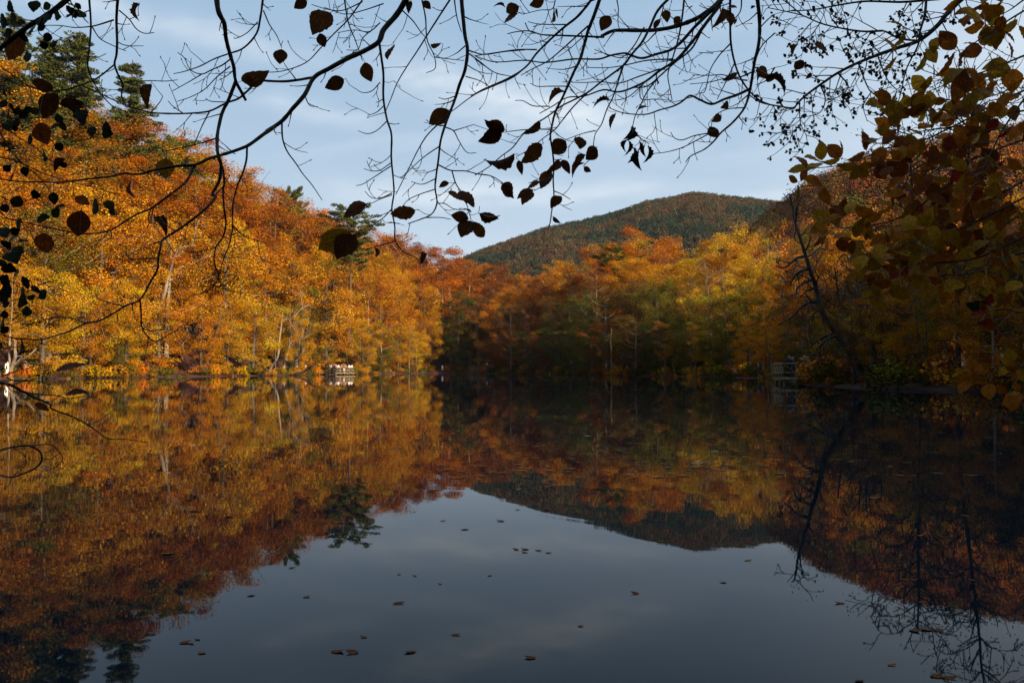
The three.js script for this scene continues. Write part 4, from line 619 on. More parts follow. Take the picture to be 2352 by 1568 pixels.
bough('overhanging_bough', 'long bough entering at top centre-left, forking down across the left wood', { seed: 5, depth: 3.2, twigs: 0.4, limbs: [
  [[...pt('G', [[905, -30], [830, 90], [760, 170], [735, 235], [660, 285], [560, 330], [450, 390], [365, 440], [310, 540], [240, 620], [180, 690], [90, 750]]), ...pt('A', [[2156, 990], [2080, 1040], [1950, 1135], [1870, 1170], [1730, 1215], [1640, 1240], [1530, 1290], [1400, 1300], [1270, 1320], [1180, 1340], [1090, 1365], [960, 1360], [880, 1380], [700, 1400], [550, 1420], [460, 1430], [330, 1425], [120, 1420], [-20, 1400]])], 11, 2, 3.2, 2.7],
  [[...pt('G', [[365, 440], [205, 463], [90, 460]]), ...pt('A', [[2050, 630], [1990, 660], [1940, 710], [1870, 770], [1790, 800], [1745, 820], [1640, 870], [1520, 885], [1340, 890], [1180, 880], [1060, 850], [980, 820], [860, 770], [760, 720], [640, 670], [560, 630], [460, 600]])], 5, 1.4, 3.1, 2.8],
  [pt('G', [[735, 235], [750, 340], [760, 420], [760, 560], [780, 680], [805, 760], [805, 900], [815, 1010], [820, 1100], [808, 1190], [825, 1290], [828, 1370], [870, 1430], [930, 1460], [985, 1490], [1010, 1500]]), 4.6, 1.6, 3.2, 3.0],
  [pt('G', [[740, 470], [690, 520], [640, 527], [600, 505]]), 2, 1], [pt('G', [[765, 600], [720, 640], [670, 658]]), 2, 1], [pt('G', [[780, 690], [720, 745], [670, 762], [615, 745]]), 2, 1], [pt('G', [[800, 930], [740, 970], [700, 975], [650, 962]]), 2, 1], [pt('G', [[805, 945], [690, 1020], [640, 1050], [605, 1058]]), 2, 1], [pt('G', [[808, 1100], [740, 1130], [690, 1125], [655, 1090]]), 2, 1], [pt('G', [[808, 1190], [760, 1240], [690, 1285], [615, 1318]]), 2, 1.2], [pt('G', [[825, 1375], [720, 1405], [660, 1420], [605, 1412]]), 2.2, 1.2], [pt('G', [[808, 1110], [740, 1135], [680, 1165]]), 2, 1],
  [pt('G', [[180, 690], [185, 790], [210, 860], [260, 930], [300, 990], [350, 1050], [410, 1140]]), 3.5, 1.2], [pt('G', [[310, 540], [340, 600], [385, 608]]), 2.2, 1],
  [pt('A', [[1700, 1080], [1640, 1100], [1540, 1130], [1400, 1160], [1300, 1180], [1220, 1140]]), 3, 1.2, 2.8], [[...pt('A', [[1710, 1215], [1745, 1330], [1755, 1450]]), ...pt('B', [[1645, 0], [1650, 150], [1665, 260], [1640, 370], [1590, 440], [1580, 560], [1610, 640], [1590, 700], [1520, 770], [1410, 800], [1365, 840]])], 4.5, 1.2, 2.9], [[...pt('A', [[1935, 1150], [1930, 1250], [1900, 1360], [1860, 1450]]), ...pt('B', [[1745, 0], [1715, 130], [1715, 280], [1690, 420], [1650, 520], [1620, 620], [1610, 680], [1650, 740], [1720, 765]])], 4, 1.2, 3.0],
  [pt('B', [[1590, 440], [1500, 465], [1400, 478], [1340, 460]]), 2.2, 1, 2.9], [pt('B', [[1715, 280], [1790, 350], [1870, 385], [1970, 408]]), 2.4, 1, 3.0], [pt('B', [[1690, 355], [1790, 320], [1865, 285]]), 2, 1, 3.0], [[...pt('A', [[1530, 1290], [1450, 1430], [1350, 1510]]), ...pt('B', [[1200, 90], [1110, 155], [1010, 195], [920, 250], [820, 310], [720, 335], [600, 340], [480, 320], [380, 300], [200, 260], [60, 230], [-20, 215]])], 4.5, 1.5, 2.9, 2.5], [pt('B', [[1110, 155], [1095, 240], [1200, 290]]), 2.5, 1.2, 2.8], [pt('B', [[815, 320], [820, 365], [770, 395]]), 2, 1, 2.7],
  [pt('A', [[1780, 800], [1640, 790], [1610, 770]]), 2, 1, 3.0], [pt('A', [[1640, 875], [1590, 970], [1520, 1130]]), 2.6, 1.4, 2.9], [pt('A', [[1430, 885], [1350, 830], [1315, 790]]), 2, 1, 2.9], [pt('A', [[1180, 880], [1250, 800], [1275, 755]]), 2, 1, 2.9]],
  leaves: [['G', 470, 62, 352, 178, 0.75], ['G', 395, 182, 425, 270, 0.65], ['G', 180, 272, 165, 362, 0.95, 'umber', 5], ['G', 650, 345, 690, 465, 0.65], ['G', 545, 447, 430, 505, 0.45], ['G', 822, 250, 775, 330, 0.4], ['G', 330, 0, 250, 45, 0.6], ['G', 920, 0, 900, 70, 0.8], ['G', 675, 1155, 525, 1230, 0.55, 'brown'], ['G', 955, 1195, 800, 1240, 0.42, 'brown'], ['G', 770, 1268, 890, 1278, 0.15], ['G', 590, 1315, 385, 1430, 0.55, 'olive', 0], ['G', 605, 1325, 490, 1468, 0.65, 'brown', 1], ['G', 712, 1405, 730, 1472, 0.4, 'umber', 4], ['G', 985, 1430, 985, 1490, 0.5, 'umber', 4], ['G', 815, 460, 860, 492, 0.25], ['A', 1185, 640, 1130, 820, 0.7, 'brown'], ['A', 1010, 1430, 1035, 1560, 0.4, 'russet'], ['A', 1300, 1225, 1290, 1400, 0.85, 'olive', 5], ['A', 1205, 1420, 1215, 1530, 0.2], ['B', 1130, 210, 1240, 305, 0.3, 'umber', 4], ['B', 540, 65, 660, 120, 0.6, 'russet', 5], ['B', 600, 150, 570, 370, 0.55, 'brown'], ['B', 320, 320, 330, 490, 0.95, 'russet', 5]] });
bough('hanging_branch', 'pair of thin wavy branches hanging straight down near the top left', { seed: 7, depth: 2.5, twigs: 0.55, limbs: [
  [pt('A', [[922, -30], [910, 150], [915, 300], [910, 430], [895, 500], [930, 600], [960, 660], [950, 740], [965, 800]]), 5.5, 2], [pt('A', [[695, -30], [710, 200], [700, 350], [685, 500], [700, 580], [740, 660], [800, 750], [880, 830], [1000, 880]]), 4, 1.4, 2.4], [pt('A', [[890, 155], [780, 190], [720, 205], [580, 215], [470, 200], [370, 198]]), 3, 1.2], [pt('A', [[930, 80], [1010, 150], [1070, 230], [1130, 260], [1205, 255]]), 2.6, 1.2], [pt('A', [[1010, 150], [1085, 120]]), 1.6, 1], [pt('A', [[895, 505], [760, 610], [620, 670], [440, 712], [300, 700], [200, 660], [100, 590], [0, 520]]), 3, 2, 2.5, 2.2], [pt('A', [[720, 210], [780, 300], [890, 360], [985, 400]]), 2.4, 1], [pt('A', [[970, 640], [1180, 632], [1300, 635], [1390, 625]]), 2.2, 1], [pt('A', [[690, 440], [770, 445], [828, 420]]), 1.8, 1], [pt('A', [[760, 620], [620, 600], [580, 590]]), 1.8, 1]],
  leaves: [['A', 1090, 20, 1030, 130, 0.35, 'umber', 4], ['A', 435, 690, 215, 655, 0.5, 'brown'], ['A', 455, 715, 305, 930, 0.6, 'brown'], ['A', 660, 800, 460, 840, 0.35, 'umber'], ['A', 300, 945, 360, 1130, 0.75, 'russet'], ['A', 515, 1235, 410, 1330, 0.7, 'umber'], ['A', 185, 270, 45, 465, 0.7, 'russet']] });
{ // dark green leaves along the left edge
  const gl = [], R = rng(61), A = [[20, 815], [90, 840], [130, 870], [215, 865], [270, 870], [630, 895], [455, 930], [420, 990], [490, 990], [720, 1025], [830, 1020], [60, 980], [110, 1000], [230, 1100], [460, 1150], [340, 1205], [30, 1130], [50, 1320], [190, 1340], [410, 1400], [490, 1290], [80, 1400], [270, 1525], [425, 1540], [20, 640], [60, 260], [100, 155], [160, 170], [75, 45], [20, 165], [270, 40], [365, 50], [320, 215], [330, 155], [370, 290], [340, 355], [415, 345], [210, 445], [180, 290], [540, 120], [610, 45], [560, 90], [630, 110], [440, 110], [385, 125], [15, 905], [120, 960], [180, 900], [330, 1080], [590, 860], [640, 940], [250, 230], [30, 720]], B = [[0, 325], [105, 325], [85, 380], [170, 390], [40, 420], [125, 465], [85, 510], [30, 690], [95, 740], [185, 700], [165, 770], [45, 760], [225, 810], [260, 750], [310, 790], [160, 835], [40, 860], [195, 915], [30, 940], [15, 1005], [30, 1050], [160, 1175], [310, 225], [135, 280], [440, 135], [700, 138], [800, 123], [405, 185], [825, 160], [255, 50], [395, 75], [120, 105], [30, 150], [15, 560], [60, 600], [10, 810], [110, 640]];
  for (const [v, P, s] of [['A', A, 40], ['B', B, 44]]) for (const [x, y] of P) { const a = R() * 6.28, l = s * (0.75 + R() * 0.5); gl.push([v, x - Math.cos(a) * l, y - Math.sin(a) * l, x + Math.cos(a) * l, y + Math.sin(a) * l, 0.45 + R() * 0.4, R() < 0.35 ? 'green' : 'deep', R() < 0.5 ? 5 : 1]); }
  bough('leafy_branch', 'branch with small dark green leaves crowding the left edge', { seed: 11, depth: 2.1, twigs: 0.5, len: 80, limbs: [[pt('A', [[540, -20], [430, 70], [330, 140], [240, 190], [120, 280], [-10, 385]]), 10, 8], [pt('A', [[0, 600], [120, 650], [230, 690], [240, 760], [280, 860]]), 2.5, 1], [pt('A', [[-10, 940], [120, 1060], [250, 1140], [440, 1280], [590, 1290]]), 2.5, 1], [pt('A', [[-10, 1020], [60, 1150], [140, 1250], [190, 1290], [330, 1420], [420, 1540]]), 3, 1.2], [pt('A', [[-10, 900], [150, 930], [300, 925], [520, 935], [690, 1000], [830, 1015]]), 2.4, 1], [pt('A', [[-10, 1230], [120, 1260], [330, 1355], [540, 1420], [740, 1470], [940, 1530]]), 2.6, 1.2], [pt('A', [[500, 10], [600, 60], [660, 150], [690, 180]]), 3, 1.2], [pt('A', [[330, 140], [300, 250], [350, 300], [450, 420]]), 2.4, 1], [pt('B', [[-10, 170], [60, 230], [180, 270], [260, 420]]), 2, 1], [pt('B', [[-10, 60], [120, 110], [260, 70], [330, 20]]), 2.4, 1], [pt('B', [[-10, 300], [100, 340], [170, 400]]), 2, 1], [pt('B', [[-10, 640], [90, 700], [200, 760], [330, 700], [420, 690]]), 2, 0.9], [pt('B', [[-10, 860], [100, 830], [240, 790]]), 2, 1], [pt('B', [[-10, 1030], [40, 1010], [150, 930]]), 2, 1], [pt('B', [[-10, 1190], [60, 1180], [150, 1175]]), 2, 1]], leaves: gl });
}
bough('hanging_branch', 'fine forked twigs hanging left of the long bough at the top', { seed: 13, depth: 3.5, twigs: 0.75, limbs: [[pt('A', [[2062, -30], [2040, 130], [2010, 260], [1900, 380], [1790, 420], [1680, 460], [1560, 520], [1440, 560], [1360, 577]]), 4.2, 1.2], [pt('A', [[1820, 450], [1740, 510], [1650, 550], [1580, 580], [1490, 545], [1440, 450], [1390, 410]]), 3, 1.1], [pt('A', [[1580, 580], [1480, 640], [1350, 712]]), 2.2, 1], [pt('A', [[1800, 520], [1700, 600], [1600, 700], [1490, 760], [1385, 795]]), 2.4, 1], [pt('A', [[2020, 170], [1930, 260], [1840, 300], [1830, 290]]), 2, 1], [pt('G', [[75, 60], [110, 140], [150, 200], [180, 272]]), 2.4, 1.2], [pt('G', [[640, 0], [560, 110], [470, 200], [400, 275], [320, 355], [180, 405], [95, 412]]), 3, 1.3], [pt('G', [[535, -20], [560, 130], [600, 230], [640, 345]]), 3, 1.3], [pt('G', [[640, 10], [520, 60], [430, 50], [350, 25]]), 2.2, 1], [pt('G', [[760, 20], [640, 60], [540, 80], [420, 40]]), 2.4, 1], [pt('G', [[740, 130], [680, 180], [600, 170], [500, 185]]), 2.4, 1], [pt('G', [[680, 180], [640, 220], [615, 280], [550, 285]]), 2, 1]], leaves: [] });
bough('overhanging_bough', 'bough hanging down the centre top and bearing brown leaves over the hill gap', { seed: 17, depth: 3.7, twigs: 0.55, limbs: [[pt('G', [[1203, -30], [1215, 100], [1225, 200], [1240, 280], [1225, 400], [1195, 480], [1170, 560], [1140, 640], [1110, 720], [1085, 810], [1075, 900], [1060, 1010], [1055, 1070], [1065, 1160], [1035, 1220], [970, 1250], [900, 1275]]), 8, 1.6], [pt('G', [[1140, 640], [1080, 700], [1010, 770], [960, 850], [900, 970], [870, 1030], [830, 1110]]), 3, 1.2], [pt('G', [[1085, 830], [1010, 880], [950, 930], [860, 1020]]), 2.4, 1], [pt('G', [[1055, 1020], [980, 1050], [920, 1035]]), 2, 1], [pt('G', [[1050, 1080], [960, 1110], [900, 1140], [865, 1180]]), 2, 1], [pt('G', [[1075, 940], [1140, 970], [1230, 975], [1300, 992], [1380, 1005], [1440, 1040]]), 2.8, 1.2], [pt('G', [[1115, 725], [1160, 745], [1190, 800], [1240, 870], [1290, 870]]), 2.5, 1], [pt('G', [[1160, 745], [1210, 730], [1275, 710]]), 2, 1], [pt('G', [[1165, 550], [1110, 565], [1075, 555]]), 2, 1], [pt('G', [[1150, 970], [1175, 1050], [1215, 1110], [1240, 1180], [1260, 1250]]), 2.4, 1.2], [pt('G', [[1065, 1160], [1110, 1160], [1160, 1190], [1250, 1195]]), 2, 1], [pt('G', [[1000, 1240], [1090, 1240], [1145, 1250]]), 2, 1], [pt('G', [[1145, -10], [1080, 90], [1010, 200], [960, 280], [900, 370], [840, 470], [800, 570], [770, 640]]), 3.6, 1.3], [pt('G', [[980, 0], [1000, 100], [1010, 230], [1050, 320], [1055, 390], [1005, 415]]), 3, 1.1], [pt('G', [[870, 60], [930, 120], [980, 190], [1010, 220]]), 2.6, 1.2], [pt('G', [[1055, 325], [1130, 335], [1220, 345]]), 2, 1], [pt('G', [[1165, 0], [1180, 100], [1205, 180]]), 2.6, 1.4], [pt('G', [[1240, 285], [1330, 310], [1450, 295], [1568, 285]]), 2.4, 1.2], [pt('G', [[1240, 300], [1310, 350], [1390, 410], [1490, 435]]), 2.4, 1.1], [pt('G', [[1568, 385], [1500, 440], [1390, 490], [1280, 540], [1150, 635]]), 2.8, 1.4], [pt('G', [[1230, 435], [1310, 460], [1360, 490]]), 2, 1]],
  leaves: [['G', 985, 0, 1030, 50, 0.7], ['G', 1145, 620, 1018, 710, 0.6, 'brown'], ['G', 1462, 748, 1340, 705, 0.55], ['G', 1448, 752, 1320, 810, 0.55], ['G', 1140, 1040, 1070, 1060, 0.6], ['G', 1120, 1090, 1220, 1135, 0.4], ['G', 1185, 1080, 1285, 1160, 0.45], ['G', 1430, 1045, 1500, 1120, 0.75], ['G', 1255, 1250, 1145, 1225, 0.65], ['G', 1265, 1250, 1200, 1345, 0.8, 'umber', 5], ['G', 1265, 1255, 1345, 1362, 0.75], ['G', 1297, 1215, 1418, 1255, 0.4], ['G', 1025, 255, 1100, 262, 0.15], ['G', 1190, 1187, 1262, 1195, 0.12]] });
bough('overhanging_bough', 'slanting boughs hanging left of centre-right with a chain of brown leaves', { seed: 19, depth: 4.1, twigs: 0.55, limbs: [[pt('H', [[878, -30], [830, 110], [790, 210], [760, 320], [730, 420], [690, 500], [650, 590], [610, 680], [560, 780], [540, 860], [525, 940], [540, 1050], [550, 1150], [545, 1250], [550, 1370], [535, 1470], [520, 1568], [505, 1600]]), 7, 1.4], [pt('H', [[825, -20], [720, 110], [620, 190], [520, 280], [430, 370], [370, 450], [310, 500], [200, 560], [130, 590], [60, 620], [-30, 670]]), 5, 1.8], [pt('H', [[1360, -20], [1270, 80], [1220, 190], [1160, 300], [1100, 370], [1040, 450], [950, 520], [880, 570], [790, 640], [700, 690], [600, 740], [520, 800], [430, 860], [340, 930], [260, 1030], [180, 1090], [100, 1160], [0, 1220]]), 5, 1.4], [pt('H', [[790, 180], [700, 260], [600, 350], [500, 430], [400, 480], [320, 525]]), 3.6, 1.3], [pt('H', [[1040, 440], [1000, 560], [960, 680], [920, 760], [880, 870], [840, 930], [825, 1010]]), 3.4, 1.3], [pt('H', [[525, 900], [440, 900], [330, 905], [220, 918]]), 2.4, 1.2], [pt('H', [[780, 650], [680, 750], [600, 850], [560, 900], [480, 960], [380, 1040], [290, 1090]]), 3, 1.2], [pt('H', [[840, 910], [750, 930], [640, 970]]), 2, 1], [pt('H', [[825, 1010], [850, 1060], [770, 1140]]), 2, 1], [pt('H', [[550, 1330], [600, 1350], [665, 1388]]), 2, 1], [pt('H', [[0, 1210], [110, 1225], [190, 1270]]), 2.2, 1], [pt('H', [[545, 1230], [480, 1290], [410, 1330]]), 2, 1], [pt('H', [[650, 600], [520, 600], [430, 600], [385, 580]]), 2.2, 1], [pt('H', [[520, 740], [400, 735], [330, 700], [280, 700]]), 2.2, 1], [pt('H', [[430, 345], [300, 345], [150, 365], [0, 388]]), 2.6, 1.4], [pt('H', [[0, 410], [70, 460], [150, 510], [245, 530]]), 2.4, 1], [pt('H', [[350, 160], [380, 215], [460, 240]]), 2, 1.2], [pt('H', [[630, 170], [520, 170], [430, 165], [370, 150]]), 2.4, 1], [pt('H', [[990, 0], [1000, 60], [1000, 180], [1030, 230]]), 2.2, 1], [pt('H', [[560, 0], [540, 60], [450, 70], [350, 95]]), 2, 1]],
  leaves: [['H', 945, 100, 880, 210, 0.65, 'brown'], ['H', 635, 630, 505, 680, 0.45, 'brown'], ['H', 220, 905, 70, 858, 0.5], ['H', 200, 918, 45, 995, 0.5], ['H', 460, 832, 362, 945, 0.5], ['H', 480, 993, 345, 1145, 0.45], ['H', 640, 970, 540, 1075, 0.75], ['H', 730, 945, 738, 1032, 0.8, 'umber', 5], ['H', 295, 1070, 80, 1175, 0.25, 'umber', 4], ['H', 300, 1108, 330, 1212, 0.7], ['H', 600, 1108, 520, 1200, 0.55], ['H', 600, 1105, 665, 1205, 0.75], ['H', 775, 1072, 680, 1145, 0.5], ['H', 855, 1020, 780, 1112, 0.75, 'umber', 5], ['H', 760, 1130, 665, 1195, 0.35], ['H', 540, 1180, 450, 1310, 0.55], ['H', 755, 1160, 808, 1195, 0.6], ['H', 460, 1265, 358, 1305, 0.45], ['H', 415, 1315, 290, 1375, 0.5], ['H', 410, 1330, 325, 1415, 0.5], ['H', 185, 1270, 270, 1370, 0.75, 'umber', 5], ['H', 610, 1360, 528, 1440, 0.6], ['H', 540, 1505, 590, 1565, 0.4], ['H', 20, 1485, 165, 1535, 0.4], ['H', 950, 695, 820, 705, 0.25, 'umber', 4], ['H', 985, 780, 920, 890, 0.35], ['H', 315, 40, 207, 92, 0.55], ['H', 305, 88, 192, 150, 0.5], ['H', 215, 48, 135, 18, 0.3], ['H', 490, 0, 385, 38, 0.5], ['H', 555, 60, 550, 150, 0.14], ['H', 572, 55, 570, 130, 0.2]] });
bough('overhanging_bough', 'dense fan of thin branches spreading left from the top right of centre', { seed: 23, depth: 4.5, twigs: 0.75, len: 110, limbs: [[pt('H', [[1740, -25], [1650, 60], [1560, 120], [1470, 160], [1390, 185], [1240, 210], [1050, 210], [960, 215], [880, 252]]), 9, 6], [pt('H', [[900, 258], [700, 250], [550, 245], [460, 240], [380, 215], [290, 220], [225, 235]]), 4, 1.4], [pt('H', [[1720, 10], [1600, 120], [1520, 200], [1440, 290], [1370, 345], [1270, 375], [1160, 405], [1080, 380], [1050, 370], [950, 385], [870, 410], [700, 410], [480, 435], [350, 420], [130, 430], [0, 390]]), 7, 1.5], [pt('H', [[1690, 60], [1590, 190], [1500, 310], [1400, 420], [1290, 490], [1200, 560], [1100, 610], [1000, 640], [900, 625], [760, 670], [640, 680], [540, 740], [450, 790]]), 6.5, 1.4], [pt('H', [[1460, -20], [1445, 120], [1420, 260], [1380, 400], [1345, 520], [1360, 620], [1375, 700]]), 4, 1.4], [pt('H', [[1590, 190], [1510, 340], [1400, 430], [1300, 520], [1200, 600], [1100, 610]]), 4, 2], [pt('H', [[1260, 560], [1200, 640], [1160, 720], [1120, 800], [1100, 875]]), 2.8, 1.4], [pt('H', [[1290, 480], [1150, 530], [1000, 580], [880, 570], [760, 575], [610, 570]]), 2.8, 1.1], [pt('H', [[1380, 410], [1200, 420], [1060, 450], [940, 470], [780, 470]]), 2.8, 1.1], [pt('H', [[1180, 190], [1100, 330], [1020, 400], [930, 380], [835, 345]]), 2.6, 1.1], [pt('H', [[1200, 560], [1060, 680], [950, 700]]), 2.4, 1], [pt('H', [[1150, 600], [1160, 690], [1250, 690], [1370, 700]]), 2.2, 1], [pt('H', [[1130, 940], [1170, 975], [1215, 1000]]), 2, 1.2], [pt('H', [[1100, 880], [1110, 940], [1140, 950]]), 2.4, 1.4]],
  leaves: [['H', 1330, 60, 1345, 145, 0.65], ['H', 1300, 125, 1240, 205, 0.65], ['H', 1435, 110, 1385, 175, 0.65], ['H', 1720, 30, 1660, 80, 0.5], ['H', 1735, 40, 1700, 178, 0.5], ['H', 1255, 555, 1285, 580, 0.5, 'dry', 4], ['H', 1220, 740, 1140, 740, 0.15], ['H', 1520, 40, 1465, 78, 0.3], ['H', 1095, 875, 1070, 970, 0.35, 'dry', 4], ['H', 1060, 965, 1025, 1060, 0.3, 'dry', 4], ['H', 1075, 970, 1075, 1085, 0.25, 'dry', 4], ['H', 1110, 1020, 1105, 1130, 0.3, 'dry', 4], ['H', 1140, 1040, 1125, 1165, 0.35, 'dry', 4], ['H', 1150, 980, 1150, 1060, 0.4, 'dry', 4], ['H', 1185, 1000, 1170, 1090, 0.3, 'dry', 4], ['H', 1210, 1005, 1215, 1130, 0.25, 'dry', 4], ['H', 1105, 885, 1095, 975, 0.3, 'dry', 4]] });
bough('overhanging_bough', 'forking boughs hanging right of centre, ending above the far hill', { seed: 29, depth: 3.9, twigs: 0.7, limbs: [[pt('H', [[1968, -30], [1985, 150], [1980, 300], [1950, 430], [1930, 560], [1915, 640], [1880, 750], [1800, 850], [1710, 930], [1660, 990], [1600, 1040], [1500, 1090], [1470, 1130]]), 7.5, 1.4], [pt('H', [[1780, -20], [1780, 150], [1785, 300], [1810, 430], [1850, 540], [1920, 640], [1990, 700], [2091, 740]]), 4.5, 2.4], [pt('H', [[1915, 620], [1830, 660], [1740, 690], [1650, 725], [1560, 690], [1500, 665], [1440, 710], [1380, 740], [1290, 765], [1200, 795], [1100, 795], [1010, 780], [935, 750]]), 5.5, 1.3], [pt('H', [[1690, 900], [1560, 970], [1440, 1030], [1330, 1060], [1240, 1070]]), 2.4, 1.1], [pt('H', [[1640, 925], [1530, 945], [1440, 975], [1390, 960], [1365, 920]]), 2.4, 1.1], [pt('H', [[1785, 300], [1700, 390], [1640, 490], [1600, 640], [1570, 650]]), 2.6, 1.1], [pt('H', [[1810, 440], [1740, 590], [1690, 690]]), 2.4, 1.2], [pt('H', [[1940, 500], [1830, 540], [1720, 520], [1640, 525], [1515, 522]]), 3, 1.1], [pt('H', [[1900, 560], [1760, 545], [1640, 570], [1500, 585]]), 2.6, 1.1], [pt('H', [[1860, -10], [1850, 80], [1790, 150]]), 2.6, 1.4], [pt('H', [[2091, 470], [2030, 560], [1960, 590]]), 2.6, 1.4], [pt('H', [[1980, 200], [2060, 120], [2091, 100]]), 2.6, 1.4], [pt('H', [[2091, 230], [2000, 320], [1950, 440]]), 2.6, 1.6], [pt('H', [[1880, 750], [1760, 760], [1680, 800], [1630, 860]]), 2.2, 1], [pt('H', [[1660, 370], [1560, 365]]), 1.8, 1]],
  leaves: [['H', 1760, 55, 1795, 175, 0.55], ['H', 1760, 45, 1828, 45, 0.5], ['H', 1830, 130, 1800, 170, 0.5], ['H', 1630, 875, 1698, 965, 0.45], ['H', 1775, 715, 1735, 750, 0.5], ['H', 1725, 805, 1665, 845, 0.6], ['H', 1985, 450, 2032, 545, 0.5], ['H', 2030, 520, 2090, 560, 0.5], ['H', 1840, 500, 1730, 570, 0.3], ['Fv', 135, 585, 325, 680, 0.35, 'umber', 4], ['Fv', 505, 340, 625, 385, 0.7, 'brown', 5], ['Fv', 355, 480, 432, 535, 0.7, 'umber', 5], ['Fv', 500, 570, 455, 615, 0.6], ['Fv', 390, 340, 330, 410, 0.4]] });
{ // alder with tiny leaves and cones
  const b = bough('alder_branch', 'fine alder branches dotted with tiny dark leaves at the upper right', { seed: 37, depth: 11, twigs: 2.3, len: 130, curl: 0.1, fork: 0.95, limbs: [[pt('Fv', [[1700, -40], [1560, 100], [1480, 200], [1330, 320], [1180, 370], [1010, 430], [860, 490], [700, 570], [580, 650], [470, 730], [400, 790], [355, 850]]), 10, 3], [pt('Fv', [[1050, 240], [900, 245], [700, 215], [560, 180], [420, 120], [250, 80], [150, 60]]), 4, 1.2], [pt('Fv', [[1500, -10], [1200, 15], [900, 10], [700, 40], [500, 75], [330, 85]]), 5, 1.5], [pt('Fv', [[1330, 320], [1180, 300], [1080, 250], [1050, 240]]), 4, 3], [pt('Fv', [[1010, 430], [1060, 560], [1100, 640], [1160, 700]]), 3, 1.2], [pt('Fv', [[860, 490], [900, 600], [960, 720], [1060, 770], [1160, 800]]), 3, 1.2], [pt('Fv', [[700, 570], [780, 680], [700, 760], [600, 790]]), 3, 1.1], [pt('Fv', [[400, 800], [400, 900], [410, 980], [450, 1060], [460, 1130]]), 2.4, 0.9], [pt('Fv', [[405, 970], [340, 1050], [320, 1120]]), 2, 0.9], [pt('Fv', [[560, 660], [600, 780], [560, 880], [470, 910], [340, 930]]), 2.6, 1], [pt('Fv', [[420, 120], [300, 20], [250, -10]]), 2.6, 1.2], [pt('Fv', [[960, 720], [900, 830], [930, 950]]), 2, 0.9], [pt('Fv', [[700, 210], [640, 120], [650, 40]]), 2, 1], [pt('Fv', [[560, 180], [480, 280], [360, 330]]), 2, 1], [pt('Fv', [[355, 850], [230, 830], [90, 800], [0, 740]]), 3, 2]] });
  const R = rng(41), cones = [], M = new THREE.Matrix4(), tiny = []; let n = 0;
  for (const [x, y, z, a] of b.ends) { for (let k = 0; k < 3; k++) { const l = (6 + R() * 5), an = a + (R() - 0.5) * 2; const bx = x + (R() - 0.5) * 10, by = y + (R() - 0.5) * 10; if (n < 290) { hangLeaf(b.g, bx, by, bx + Math.cos(an) * l, by + Math.sin(an) * l, z, 0.4 + R() * 0.5, LM.dry, R() < 0.6 ? 5 : 1, R); n++; } else { const p = at(bx, by, z), q = new THREE.Quaternion().setFromUnitVectors(UP, rnd3(R)); tiny.push(M.clone().compose(p, q, V(1, 1, 1).multiplyScalar(l / F * z))); } } if (R() < 0.7) { const p = at(x + 3, y + 4, z), s = new THREE.SphereGeometry(PXR(5, z), 6, 5); s.scale(1, 1.4, 1); s.translate(p.x, p.y, p.z); cones.push(s); } }
  { const im = new THREE.InstancedMesh(LEAF[1], LM.dry, tiny.length); tiny.forEach((m, i) => im.setMatrixAt(i, m)); im.name = 'small_leaves'; im.userData.kind = 'stuff'; b.g.add(im); }
  part(b.g, 'cones', mergeGeometries(cones), twigMat).userData.kind = 'stuff';
}
